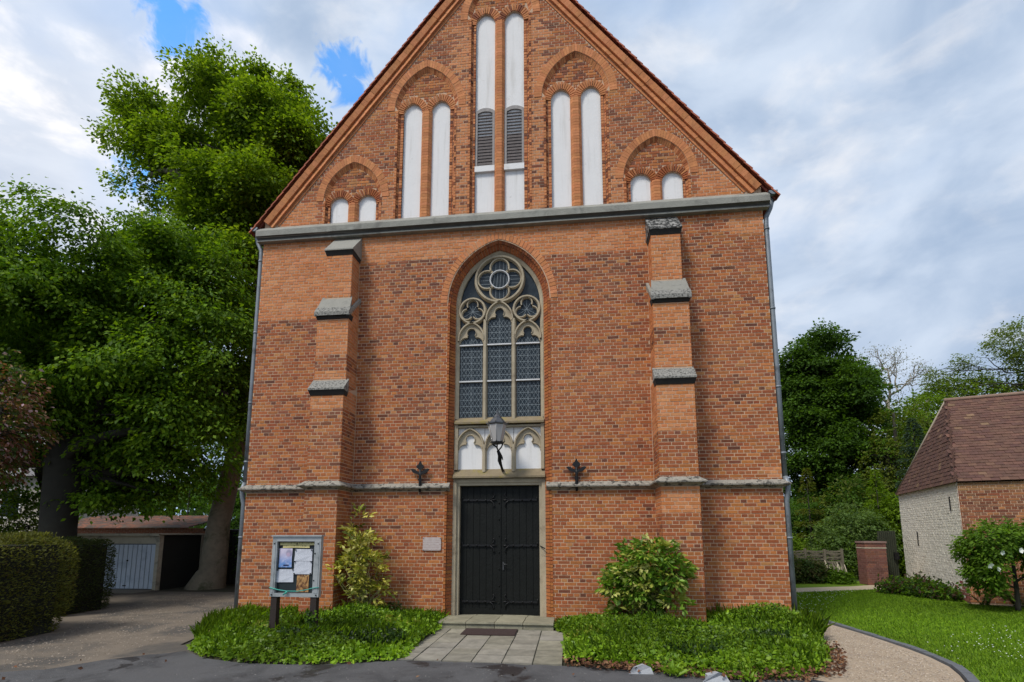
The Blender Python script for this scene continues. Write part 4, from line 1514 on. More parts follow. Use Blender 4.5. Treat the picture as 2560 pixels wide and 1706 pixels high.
# paved path up to the step
pav = thing('paved_path', 'grey concrete slab path leading from the asphalt to the church doorstep', 'path', (0.2, -2, 0))
xsn = [-1.12, -0.715, -0.325, 0.08, 0.488, 0.893, 1.285]
ysn = [-3.09, -2.71, -2.36, -2.02, -1.66, -1.28, -0.87]
for j in range(len(ysn) - 1):
    for i in range(len(xsn) - 1):
        m = MB(); g = 0.005
        tz = random.uniform(-0.004, 0.004)
        fy = 0.012 * (xsn[i] + 0.7)        # the front row runs very slightly askew
        m.hexa([(xsn[i] + g, ysn[j] + g - fy, -.05), (xsn[i + 1] - g, ysn[j] + g - fy, -.05), (xsn[i + 1] - g, ysn[j + 1] - g - fy, -.05), (xsn[i] + g, ysn[j + 1] - g - fy, -.05),
                (xsn[i] + g + .004, ysn[j] + g - fy, 0.012 + tz), (xsn[i + 1] - g - .004, ysn[j] + g - fy, 0.012 + tz + random.uniform(-.003, .003)), (xsn[i + 1] - g - .004, ysn[j + 1] - g - fy, 0.012 + tz), (xsn[i] + g + .004, ysn[j + 1] - g - fy, 0.012 + tz)])
        o = m.build('slab', M_SLAB, pav)
        k = random.uniform(0.82, 1.12)
        o.color = (0.255 * k, 0.235 * k, 0.19 * k * random.uniform(0.93, 1.05), 1)
m = MB(); m.box(-1.1, 1.27, -3.08, -0.88, -0.05, 0.0); m.build('bedding', simple('joint_sand', (0.05, 0.05, 0.035), 0.95), pav, attr=False)
mt = MB()
mt.hexa([(-0.435, -1.42, 0.016), (0.478, -1.41, 0.016), (0.480, -0.90, 0.016), (-0.435, -0.915, 0.016), (-0.43, -1.415, 0.032), (0.473, -1.405, 0.032), (0.475, -0.905, 0.032), (-0.43, -0.92, 0.032)])
tag(mt.build('door_mat', M_MAT, attr=False), 'dark brown flat door mat lying on the paving before the doorstep', 'mat')

# ================================================================== GROUND COVER
BEDL = [(-0.93, 0.05), (-0.90, -1.0), (-0.93, -2.0), (-0.87, -3.05), (-1.5, -3.33), (-2.3, -3.46), (-2.9, -3.46), (-3.6, -3.25), (-4.15, -2.85), (-4.6, -2.1), (-5.0, -1.3), (-5.3, -0.5), (-5.42, 0.1)]
BEDR = [(1.14, 0.0), (1.14, -0.9), (1.30, -1.1), (1.32, -3.02), (1.9, -3.14), (2.5, -3.28), (3.2, -3.52), (3.9, -3.42), (4.4, -3.2), (4.8, -2.55), (5.15, -1.7), (5.45, -0.9), (5.62, -0.3), (5.55, 0.2), (5.42, 0.1)]


def poly_dist(P, poly):
    """signed distance to a polygon (positive inside)"""
    x, y = P[:, 0], P[:, 1]
    inside = np.zeros(len(P), bool); d = np.full(len(P), 1e9)
    n = len(poly)
    for i in range(n):
        (x0, y0), (x1, y1) = poly[i], poly[(i + 1) % n]
        c = ((y0 > y) != (y1 > y)) & (x < (x1 - x0) * (y - y0) / (y1 - y0 + 1e-12) + x0)
        inside ^= c
        dx, dy = x1 - x0, y1 - y0
        t = np.clip(((x - x0) * dx + (y - y0) * dy) / (dx * dx + dy * dy + 1e-12), 0, 1)
        d = np.minimum(d, np.hypot(x - x0 - t * dx, y - y0 - t * dy))
    return np.where(inside, d, -d)


def hide_building(P):
    """True where a point lies inside the church or a buttress"""
    x = np.abs(P[:, 0])
    return (P[:, 1] > -0.02) | ((x > 3.0) & (x < 3.78) & (P[:, 1] > -0.7))


def sample_poly(poly, n):
    a = np.array(poly)
    lo, hi = a.min(0), a.max(0)
    out = []
    tot = 0
    while tot < n:
        P = rng.uniform(lo, hi, (n * 2, 2))
        P = P[poly_dist(P, poly) > 0]
        out.append(P); tot += len(P)
    return np.concatenate(out)[:n]


def bed_height(P, poly, hmax, seed):
    d = poly_dist(P, poly)
    h = hmax * (1 - np.exp(-np.maximum(d, 0) / 0.42)) + 0.20 * np.exp(-((P[:, 0] - 4.75) ** 2 / 0.5 + (P[:, 1] + 0.75) ** 2 / 0.6)) * np.clip(d / 0.3, 0, 1)
    q = np.concatenate([P, np.zeros((len(P), 1))], 1)
    return h * (0.85 + 0.38 * wob(q, 2.6, seed)) + 0.02


def soil_mound(name, poly, hmax, seed):
    g = np.array(poly); lo, hi = g.min(0), g.max(0)
    nx, ny = 60, 44
    X, Y = np.meshgrid(np.linspace(lo[0], hi[0], nx), np.linspace(lo[1], hi[1], ny))
    P = np.stack([X.ravel(), Y.ravel()], 1)
    h = bed_height(P, poly, hmax, seed) * 0.72
    h[poly_dist(P, poly) < 0.0] = -0.05
    V = np.concatenate([P, h[:, None]], 1)
    F = [(j * nx + i, j * nx + i + 1, (j + 1) * nx + i + 1, (j + 1) * nx + i) for j in range(ny - 1) for i in range(nx - 1)]
    o = mesh_np(name, V, F, np.tile((0.03, 0.028, 0.014), (len(F), 1)), M_DRY)
    o['kind'] = 'structure'
    return o


GREENS = [(0.095, 0.18, 0.010), (0.075, 0.15, 0.009), (0.125, 0.23, 0.013), (0.06, 0.12, 0.009)]
BRIGHT = [(0.18, 0.30, 0.014), (0.21, 0.33, 0.018), (0.15, 0.27, 0.013)]
YELLOW = [(0.30, 0.32, 0.045), (0.24, 0.27, 0.035)]
DGREEN = [(0.028, 0.06, 0.010), (0.035, 0.075, 0.012)]


def bed(name, poly, hmax, n, seed, dark_at, yellow_at):
    P2 = sample_poly(poly, n)
    P2 = P2[~hide_building(P2)]
    h = bed_height(P2, poly, hmax, seed)
    q = np.concatenate([P2, np.zeros((len(P2), 1))], 1)
    clump = wob(q, 5.0, seed + 1)
    z = h * rng.uniform(0.70, 1.08, len(P2)) + 0.05 * np.maximum(clump, 0) + 0.015
    P = np.concatenate([P2, z[:, None]], 1)
    d = poly_dist(P2, poly)
    N = unit(rand_unit(len(P)) * 0.75 + np.array([0, -0.35, 0.9]))
    D = rand_unit(len(P)) + np.array([0, -0.5, -0.15])
    C = pick(GREENS + BRIGHT, len(P))
    edge = (d < 0.55) & (rng.random(len(P)) < 0.8)
    C[edge] = pick(BRIGHT + GREENS[2:3], edge.sum())
    for (x, y, r) in dark_at:
        k = (np.hypot((P2[:, 0] - x), (P2[:, 1] - y) * 1.3) < r) & (rng.random(len(P)) < 0.85)
        C[k] = pick(DGREEN, k.sum())
    for (x, y, r) in yellow_at:
        k = (np.hypot((P2[:, 0] - x), (P2[:, 1] - y) * 1.3) < r) & (rng.random(len(P)) < 0.35)
        C[k] = pick(YELLOW, k.sum())
    C = C * np.clip(1 + 0.30 * wob(q, 1.5, seed + 7) + 0.18 * wob(q, 4.0, seed + 8), 0.5, 1.6)[:, None]
    big_ = (edge & (rng.random(len(P)) < 0.4))
    Ln = rng.uniform(0.028, 0.072, len(P)) * np.where(big_, 1.35, 1.0)
    o = leaves(name, P, N, D, Ln, Ln * rng.uniform(0.45, 0.9, len(P)), C, M_LEAFG, kind='stuff', fold=0.12)
    # thin grassy blades and upright shoots poking out of the carpet
    k = rng.random(len(P)) < 0.12
    k &= clump > -0.1
    B = P[k] - np.array([0, 0, 0.04])
    L = rng.uniform(0.08, 0.20, k.sum())
    o2 = leaves('grass', B, rand_unit(len(B)) + np.array([0, -1, 0.2]), rand_unit(len(B)) * 0.55 + np.array([0, -0.15, 1.0]), L, 0.009, pick(BRIGHT + GREENS, len(B)), M_GRASS, kind='stuff', droop=0.35)
    return o


soil_mound('bed_soil', BEDL, 0.25, 11)
soil_mound('bed_soil', BEDR, 0.27, 21)
o = bed('ivy_carpet', BEDL, 0.25, 38000, 11, [(-1.7, -2.2, 0.6), (-2.6, -2.6, 0.35)], [(-4.0, -1.9, 0.5), (-1.5, -1.2, 0.35), (-3.3, -2.0, 0.4)])
tag(o, 'mound of ivy and weeds round the noticeboard posts', 'ground cover')
o = bed('ivy_carpet', BEDR, 0.27, 42000, 21, [(3.0, -2.8, 0.35), (4.3, -1.9, 0.3)], [(1.6, -1.6, 0.35)])
tag(o, 'mound of ivy and weeds under the green variegated shrub', 'ground cover')

# rough grass at the corner of the left bed, and against the church corner of the right bed
def tuft(name, poly, n, hlo, hhi, cols, wid=0.008, seed=0, lean=0.45):
    P2 = sample_poly(poly, n); P2 = P2[~hide_building(P2)]
    B = np.concatenate([P2, np.full((len(P2), 1), 0.0)], 1)
    return leaves(name, B, rand_unit(len(B)) + np.array([0, -1, 0.3]), rand_unit(len(B)) * lean + np.array([0, 0, 1.0]), rng.uniform(hlo, hhi, len(B)), wid, pick(cols, len(B)), M_GRASS, kind='stuff', droop=0.25)


tuft('grass', [(-5.42, -0.1), (-5.45, -0.7), (-4.95, -1.6), (-4.5, -2.35), (-4.2, -2.2), (-4.2, -1.2), (-4.5, -0.1)], 2600, 0.14, 0.32, GREENS[:3] + BRIGHT, lean=0.9)
tuft('grass', [(5.60, -0.2), (5.35, -1.2), (4.8, -1.4), (4.0, -0.6), (3.9, -0.1), (5.4, -0.05)], 1800, 0.25, 0.5, GREENS[:3] + BRIGHT, lean=0.7)

# dead leaves along the front of the right bed
def litter(poly, n):
    P2 = sample_poly(poly, n)
    P = np.concatenate([P2, rng.uniform(0.005, 0.09, (len(P2), 1))], 1)
    return leaves('dry_leaves', P, unit(rand_unit(len(P)) + np.array([0, -0.4, 1.0])), rand_unit(len(P)) * np.array([1, 1, 0.4]), rng.uniform(0.03, 0.065, len(P)), rng.uniform(0.025, 0.045, len(P)),
                  pick([(0.16, 0.07, 0.035), (0.11, 0.05, 0.028), (0.22, 0.12, 0.06), (0.08, 0.04, 0.025)], len(P)), M_DRY, kind='stuff', fold=0.2)


litter([(1.9, -3.22), (2.4, -3.42), (3.2, -3.66), (4.0, -3.62), (4.6, -3.3), (5.0, -2.6), (5.35, -1.7), (5.1, -1.6), (4.6, -2.5), (4.2, -3.0), (3.6, -3.25), (2.8, -3.2), (2.2, -3.08)], 1400)
# broad-leaved weeds at the kerb of the right bed
for i, (x, y, s, lab) in enumerate([(2.62, -3.46, 1.0, 'bushy broad-leaved weed sprouting between the two pale stones'), (3.42, -3.58, 0.8, 'small broad-leaved weed growing in the dead leaves beyond the pale stones')]):
    n = 40
    D = unit(rand_unit(n) * np.array([1, 1, 0.2]) + np.array([0, 0, 0.75]))
    P = np.tile((x, y, 0.01), (n, 1)) + rng.normal(size=(n, 3)) * np.array([0.05, 0.05, 0.0])
    o = leaves('weed', P, rand_unit(n) * 0.3 + np.array([0, -0.6, 1]), D, rng.uniform(0.10, 0.21, n) * s, rng.uniform(0.04, 0.06, n) * s, pick(BRIGHT, n), M_LEAFG, droop=0.25)
    tag(o, lab, 'weed')

# two pale stones
for (x, y, s, lab, sd) in ((2.24, -3.42, 0.8, 'pale grey flat wedge stone at the bed edge nearer the paved path', 3), (3.05, -3.66, 0.85, 'pale grey angular stone at the bed edge among dead leaves', 4)):
    r = random.Random(sd)
    prof = [(-0.19, 0.0, -0.02), (0.20, 0.02, -0.02), (0.16, 0.16, -0.02), (-0.12, 0.17, -0.02), (-0.11, 0.02, 0.075), (0.06, 0.05, 0.13), (0.15, 0.08, 0.08), (0.02, 0.15, 0.11), (-0.10, 0.13, 0.07)]
    m = MB()
    vv = [(x + a * s + r.uniform(-.015, .015), y + b * s + r.uniform(-.01, .01), c * s + (r.uniform(-.012, .012) if c > 0 else 0)) for a, b, c in prof]
    m.add(vv, [(0, 1, 6, 5), (0, 5, 4), (1, 2, 6), (2, 3, 8, 7), (2, 7, 6), (3, 0, 4), (3, 4, 8), (4, 5, 7, 8), (5, 6, 7)])
    tag(m.build('stone', M_ROCK, attr=False), lab, 'stone', 'stones edging the right bed')

# lawn blades and daisies
LP = [(5.75, -4.4), (6.05, -3.4), (6.32, -2.8), (6.5, -1.6), (6.5, -1.0), (6.3, 1.5), (6.1, 4.9), (7.8, 5.5), (10.4, 6.5), (11.4, 5.6), (10.7, 3.6), (13.2, 1.6), (14.5, -0.5), (12, -3.8), (7.5, -5)]
P2 = sample_poly(LP, 90000)
B = np.concatenate([P2, np.full((len(P2), 1), -0.01)], 1)
sw = wob(B, 1.2, 5)
Cg = pick(GREENS[:3] + BRIGHT, len(B)) * (1.15 + 0.15 * sw[:, None])
leaves('lawn_grass', B, rand_unit(len(B)) + np.array([0, -1, 0.3]), rand_unit(len(B)) * 0.6 + np.array([0, 0, 1.0]), rng.uniform(0.03, 0.07, len(B)), 0.010, Cg, M_GRASS, kind='stuff', droop=0.3)
P2 = sample_poly(LP, 1900)
q = np.concatenate([P2, np.zeros((len(P2), 1))], 1)
P2 = P2[(wob(q, 0.9, 9) > 0.05) & (P2[:, 1] > -2.5)]
vs, fs = [], []
for i, (x, y) in enumerate(P2):
    r = random.uniform(0.007, 0.013); z = random.uniform(0.045, 0.075)
    vs += [(x + r * math.cos(k * 1.0472), y + r * math.sin(k * 1.0472), z + 0.004 * (k % 2)) for k in range(6)]
    fs.append([6 * i + k for k in range(6)])
mesh_np('daisy_flowers', np.array(vs), np.array(fs), np.tile((0.8, 0.8, 0.75), (len(fs), 1)), M_FLOWER, kind='stuff')
tuft('grass', [(6.0, 6.6), (7.9, 6.8), (9.0, 7.2), (10.3, 7.7), (11.2, 8.3), (11.0, 9.0), (9.0, 9.0), (6.0, 9.0)], 9000, 0.06, 0.22, GREENS + BRIGHT, 0.014)
tuft('grass', [(-10.8, 4.3), (-9.0, 3.9), (-7.5, 4.1), (-5.5, 3.5), (-5.45, 5.0), (-9, 6), (-10.8, 6)], 9000, 0.06, 0.22, GREENS, 0.014)

# ================================================================== NOTICEBOARD
nb = thing('notice_board', 'grey framed glass notice board with papers on two dark posts in the ivy', 'notice board', (-2.85, -2.35, 0))
BX0, BX1, BZ0, BZ1, BY = -3.237, -2.44, 0.719, 1.64, -2.40
m = MB()
fw = 0.075
for (a, b, c, d) in ((BX0, BX1, BZ0, BZ0 + 0.055), (BX0, BX1, BZ1 - 0.075, BZ1)):
    m.box(a, b, BY - 0.02, BY + 0.06, c, d)
for (a, b) in ((BX0, BX0 + fw), (BX1 - fw - 0.03, BX1)):
    m.box(a, b, BY - 0.02, BY + 0.06, BZ0 + 0.055, BZ1 - 0.075)
    m.box(a + 0.022, b - 0.022, BY - 0.026, BY - 0.02, BZ0 + 0.06, BZ1 - 0.08)
m.build('frame', M_GREYM, nb, attr=False)
m = MB(); m.box(BX0 - 0.015, BX1 + 0.02, BY - 0.045, BY + 0.075, BZ1 + 0.001, BZ1 + 0.022); m.build('cover_strip', M_GREYM, nb, attr=False)
m = MB(); m.box(BX0 + fw, BX1 - fw - 0.03, BY + 0.035, BY + 0.058, BZ0 + 0.055, BZ1 - 0.075); m.build('pin_board', M_PBOARD, nb, attr=False)
for px_ in (-3.167, -2.523):
    m = MB(); m.hexa([(px_ - 0.055, BY - 0.01, -0.1), (px_ + 0.05, BY - 0.01, -0.1), (px_ + 0.05, BY + 0.09, -0.1), (px_ - 0.055, BY + 0.09, -0.1), (px_ - 0.05, BY - 0.008, BZ0), (px_ + 0.045, BY - 0.008, BZ0), (px_ + 0.045, BY + 0.09, BZ0), (px_ - 0.05, BY + 0.09, BZ0)])
    m.build('post', M_POST, nb, attr=False)
m = MB()
for (x, z) in ((BX0 + 0.035, BZ0 + 0.03), (BX1 - 0.04, BZ0 + 0.03), (BX0 + 0.035, BZ1 - 0.11), (BX1 - 0.04, BZ1 - 0.11), (BX1 - 0.085, BZ1 - 0.26), (BX1 - 0.085, BZ0 + 0.25)):
    m.box(x - 0.009, x + 0.009, BY - 0.032, BY - 0.018, z - 0.009, z + 0.009)
m.build('screw', M_IRON, nb, attr=False, kind='stuff')
PY = BY + 0.031


def paper(name, x0, z0, w, h, mat, label, slant=0.0):
    t = bpy.data.objects.new('x', None); bpy.data.objects.remove(t)
    m = MB()
    x1, z1 = x0 + w, z0 - h
    c = 0.012
    m.add([(0, 0, 0), (w * .5, -0.004, slant * .5), (w, -0.001, slant), (w - 0.004, -0.002, -h * .5), (w + random.uniform(-.006, .006), -0.006, slant - h), (w * .5, -0.002, slant * .5 - h), (random.uniform(-.006, .006), -0.008, -h), (0.003, -0.002, -h * .5)],
          [(0, 7, 3, 2, 1), (7, 6, 5, 4, 3)])
    o = m.build(name, mat, attr=False)
    o.location = (x0, PY - 0.004, z0)
    return o


M_TXT = lines_mat('printed_sheet', (0.60, 0.62, 0.68), (0.25, 0.26, 0.32), 0.016, 0.42, 0.55, 40, 0.45)
M_TITLE = lines_mat('yellow_title', (0.62, 0.54, 0.24), (0.12, 0.11, 0.05), 0.05, 0.40, 0.60, 45, 0.75)
m_, t_, b_ = new_mat('blue_poster')
v_ = t_.n('ShaderNodeTexCoord').outputs['Object']
s_ = t_.n('ShaderNodeSeparateXYZ'); t_.l(v_, s_.inputs[0])
c_ = t_.mix(t_.ramp(s_.outputs[2], -0.27, -0.03), (0.12, 0.26, 0.56), (0.62, 0.56, 0.70))
c_ = t_.mix(t_.math('MULTIPLY', t_.ramp(t_.noise(v_, 14, 4, 0.6), 0.45, 0.65), 0.5), c_, (0.66, 0.64, 0.78))
d_ = t_.n('ShaderNodeVectorMath', _operation='DISTANCE'); t_.l(v_, d_.inputs[0]); d_.inputs[1].default_value = (0.165, 0, -0.075)
c_ = t_.mix(t_.math('MULTIPLY', t_.ramp(d_.outputs['Value'], 0.07, 0.035), 0.6), c_, (0.16, 0.15, 0.26))
d_ = t_.n('ShaderNodeVectorMath', _operation='DISTANCE'); t_.l(v_, d_.inputs[0]); d_.inputs[1].default_value = (0.150, 0, -0.095)
c_ = t_.mix(t_.math('MULTIPLY', t_.ramp(d_.outputs['Value'], 0.045, 0.02), 0.7), c_, (0.55, 0.40, 0.52))
k_ = t_.math('MULTIPLY', t_.math('LESS_THAN', t_.math('ABSOLUTE', t_.math('ADD', s_.outputs[2], 0.262)), 0.012), t_.math('LESS_THAN', t_.math('ABSOLUTE', t_.math('SUBTRACT', s_.outputs[0], 0.125)), 0.045))
c_ = t_.mix(k_, c_, (0.02, 0.03, 0.09))
t_.l(c_, b_.inputs['Base Color']); b_.inputs['Roughness'].default_value = 0.35
M_POSTER = m_
m_, t_, b_ = new_mat('sepia_picture')
v_ = t_.n('ShaderNodeTexCoord').outputs['Object']
c_ = t_.mix(t_.ramp(t_.noise(v_, 6, 5, 0.6, 1.6), 0.42, 0.62), (0.10, 0.035, 0.012), (0.46, 0.25, 0.09))
c_ = t_.mix(t_.math('MULTIPLY', t_.ramp(t_.noise(v_, 11, 4, 0.6, 2.0), 0.56, 0.64), 0.8), c_, (0.55, 0.36, 0.16))
t_.l(c_, b_.inputs['Base Color']); b_.inputs['Roughness'].default_value = 0.35
M_SEPIA = m_
tag(paper('title_strip', -3.139, 1.548, 0.574, 0.042, M_TITLE, ''), 'upper and longer yellow title strip at the top of the notice board', 'paper strip', 'yellow title strips')
tag(paper('title_strip', -3.088, 1.504, 0.445, 0.039, M_TITLE, ''), 'lower and shorter yellow title strip on the notice board', 'paper strip', 'yellow title strips')
tag(paper('poster', -3.144, 1.455, 0.218, 0.292, M_POSTER, ''), 'blue and lilac poster with a face pinned in the notice board', 'poster')
tag(paper('paper_sheet', -2.885, 1.446, 0.292, 0.185, M_TXT, ''), 'white printed sheet beside the blue poster, directly under the yellow strips', 'paper', 'white printed sheets')
tag(paper('paper_sheet', -2.885, 1.258, 0.292, 0.199, M_TXT, ''), 'white printed sheet pinned directly above the sepia picture', 'paper', 'white printed sheets')
tag(paper('paper_sheet', -3.163, 1.131, 0.278, 0.199, M_TXT, '', 0.005), 'white printed sheet pinned below the blue poster', 'paper', 'white printed sheets')
tag(paper('picture', -2.829, 1.052, 0.199, 0.264, M_SEPIA, ''), 'sepia brown picture in the bottom corner of the notice board', 'picture')
m = MB()
for (x, z) in ((-2.871, 1.432), (-2.607, 1.432), (-2.875, 1.251), (-2.607, 1.251), (-3.149, 1.122), (-2.899, 1.126), (-2.875, 1.071), (-2.607, 1.071), (-2.852, 1.525)):
    m.box(x - 0.008, x + 0.008, PY - 0.022, PY - 0.002, z - 0.008, z + 0.008)
m.build('drawing_pin', M_IRON, nb, attr=False, kind='stuff')
rp = MB()
rp.tube([(BX0 - 0.005, BY - 0.03, 0.858), (-3.093, BY - 0.035, 0.825), (-2.954, BY - 0.035, 0.807), (-2.769, BY - 0.035, 0.807), (-2.63, BY - 0.035, 0.83), (-2.528, BY - 0.035, 0.858), (BX1 + 0.005, BY - 0.03, 0.867)], 0.008, 6)
rp.tube([(-2.936, BY - 0.04, 0.807), (-2.973, BY - 0.05, 0.774), (-3.0, BY - 0.045, 0.751)], 0.012, 6)
rp.tube([(-2.936, BY - 0.045, 0.811), (-2.954, BY - 0.05, 0.765)], 0.012, 6)
tag(rp.build('rope', M_ROPE, attr=False), 'teal cord tied across the bottom of the notice board', 'rope')

# ================================================================== PLANTS
def limb(mb, a, b, r0, r1, bend=0.12, n=6, sides=7, seed=None):
    a = Vector(a); b = Vector(b)
    L = (b - a).length
    off = Vector(rng.normal(size=3)) * L * bend
    pts, rad = [], []
    for i in range(n + 1):
        f = i / n
        p = a.lerp(b, f) + off * math.sin(math.pi * f) + Vector(rng.normal(size=3)) * L * 0.012
        pts.append(p); rad.append(r0 + (r1 - r0) * f)
    pts[0] = a
    mb.tube(pts, rad, sides)
    return pts


def crown(lobes, n_spray, per, leaf, cols, seed, gap=0.0, gf=1.2, droop=0.35, spread=0.32, inner=0.25, flat=0.55, tipcols=None, aspect=0.55, clump=0):
    """leaf arrays for a crown: sprays of leaves on twigs spread through the lobes' shells"""
    if clump:                                   # break every lobe up into flattish boughs set on its shell
        sub = []
        for l in lobes:
            k = max(4, int(clump * (l[3] * l[4] * l[5]) ** 0.5))
            d = rand_unit(k * 3)
            d = d[d[:, 2] > -0.75][:k]
            rr = rng.uniform(0.55, 0.98, len(d))
            for q, f in zip(d, rr):
                w = rng.uniform(0.28, 0.48)
                sub.append((l[0] + q[0] * l[3] * f, l[1] + q[1] * l[4] * f, l[2] + q[2] * l[5] * f, l[3] * w, l[4] * w, max(0.16, l[5] * w * 0.66)))
        lobes = sub
    vol = np.array([l[3] * l[4] * l[5] for l in lobes]) ** 0.72
    cnt = (n_spray * vol / vol.sum()).astype(int) + 1
    Ps, Os = [], []
    for l, c in zip(lobes, cnt):
        d = rand_unit(c * 2)
        if clump:
            d[:, 2] = np.where((d[:, 2] < 0) & (rng.random(len(d)) < 0.5), -d[:, 2], d[:, 2])
        rr = 1 - np.abs(rng.normal(size=len(d))) * inner
        rr = np.clip(rr, 0.15, 1.08)
        p = np.array(l[:3]) + d * np.array(l[3:6]) * rr[:, None]
        k = np.ones(len(p), bool)
        for l2 in (lobes if not clump else []):  # thin out sprays buried deep in another lobe
            if l2 is l:
                continue
            q = ((p - np.array(l2[:3])) / np.array(l2[3:6]))
            k &= ~(((q ** 2).sum(1) < 0.36) & (rng.random(len(p)) < 0.75))
        g = wob(p, gf, seed) + 0.6 * wob(p, gf * 2.3, seed + 1)
        k &= g > gap - 1.0
        p = p[k][:c]; d = d[k][:c]
        Ps.append(p); Os.append(d)
    P = np.concatenate(Ps); O = np.concatenate(Os)
    n = len(P)
    # twig direction: outwards, drooping at the tip
    T = unit(O * np.array([1, 1, 0.55]) + rand_unit(n) * 0.35 + np.array([0, 0, -droop]))
    Uu = unit(np.cross(T, np.array([0, 0, 1.0])) + rand_unit(n) * 0.15)
    Nn = np.cross(Uu, T)
    Nn *= np.sign(Nn[:, 2:3] + 1e-6)
    s = rng.uniform(-1, 1, (n, per, 1)); f = rng.random((n, per, 1))
    size = spread * rng.uniform(0.7, 1.35, (n, 1, 1))
    Q = P[:, None] + T[:, None] * (f - 0.3) * size * 1.6 + Uu[:, None] * s * size * (1 - 0.5 * f) + Nn[:, None] * rng.normal(size=(n, per, 1)) * size * 0.16
    Q[:, :, 2] -= (s[:, :, 0] ** 2) * size[:, :, 0] * 0.35
    D = T[:, None] * 0.7 + Uu[:, None] * s * 0.9 + rng.normal(size=(n, per, 3)) * 0.35 + np.array([0, 0, -droop])
    N = Nn[:, None] * flat + rng.normal(size=(n, per, 3)) * 0.42 + np.array([0, 0, 0.35])
    tint = rng.uniform(0.75, 1.25, (n, 1, 1))
    C = np.array(cols)[rng.integers(0, len(cols), (n, 1)) + np.zeros((1, per), int)] * tint * rng.uniform(0.8, 1.2, (n, per, 1))
    if tipcols is not None:
        tk = rng.random((n, per)) < 0.35
        C[tk] = pick(tipcols, tk.sum())
    Ln = leaf * rng.uniform(0.65, 1.3, (n, per))
    sh = n * per
    return (Q.reshape(sh, 3), unit(N.reshape(sh, 3)), D.reshape(sh, 3), Ln.reshape(sh), (Ln * aspect).reshape(sh), C.reshape(sh, 3)), P


def tree(name, label, cat, base, trunk_pts, trunk_r, lobes, n_spray, per, leaf, cols, seed, bark=None, limbs=26, group=None, limb_r=0.10, **kw):
    t = thing(name, label, cat, base, group=group)
    (Q, N, D, L, W, C), P = crown(lobes, n_spray, per, leaf, cols, seed, **kw)
    leaves('crown', Q, N, D, L, W, C, M_LEAF, t, fold=0.2)
    m = MB()
    pts = [Vector(p) for p in trunk_pts]
    # smooth trunk
    fine, rad = [], []
    for i in range(len(pts) - 1):
        for k in range(5):
            f = k / 5
            fine.append(pts[i].lerp(pts[i + 1], f)); rad.append(trunk_r[i] + (trunk_r[i + 1] - trunk_r[i]) * f)
    fine.append(pts[-1]); rad.append(trunk_r[-1])
    m.tube(fine, rad, 14)
    m.build('trunk', bark or M_BARKD, t, attr=False)
    lm = MB()
    tops = fine[len(fine) // 2:]
    for l in lobes:
        c = Vector(l[:3])
        a = min(tops, key=lambda q: (q - c).length + abs(q.z - (c.z - l[5])) * 0.6)
        if (c - a).length < 0.3:
            continue
        pl = limb(lm, a, c, limb_r, limb_r * 0.4, 0.08)
        idx = rng.integers(0, len(P), 400)
        near = [Vector(P[i]) for i in idx if (((P[i] - np.array(l[:3])) / np.array(l[3:6])) ** 2).sum() < 1.25][:limbs // max(1, len(lobes) // 3)]
        for q in near:
            s_ = pl[random.randint(2, len(pl) - 1)]
            limb(lm, s_, q, limb_r * 0.32, 0.008, 0.10, 5, 5)
    lm.build('branches', bark or M_BARKD, t, attr=False, kind='stuff')
    return t


TG = [(0.078, 0.158, 0.010), (0.060, 0.130, 0.009), (0.098, 0.19, 0.012), (0.12, 0.22, 0.014)]
TG2 = [(0.105, 0.185, 0.010), (0.135, 0.22, 0.013), (0.165, 0.265, 0.016), (0.085, 0.155, 0.010)]
TD = [(0.050, 0.105, 0.014), (0.062, 0.125, 0.016), (0.075, 0.15, 0.018), (0.042, 0.09, 0.013)]
TO = [(0.11, 0.14, 0.018), (0.09, 0.12, 0.02), (0.13, 0.165, 0.02)]
TW = [(0.11, 0.18, 0.045), (0.13, 0.20, 0.05), (0.09, 0.15, 0.04)]
TL = [(0.13, 0.18, 0.035), (0.16, 0.21, 0.045), (0.11, 0.155, 0.03)]
TB = [(0.045, 0.075, 0.058), (0.055, 0.09, 0.07), (0.038, 0.062, 0.045)]
TY = [(0.17, 0.26, 0.02), (0.14, 0.23, 0.018)]

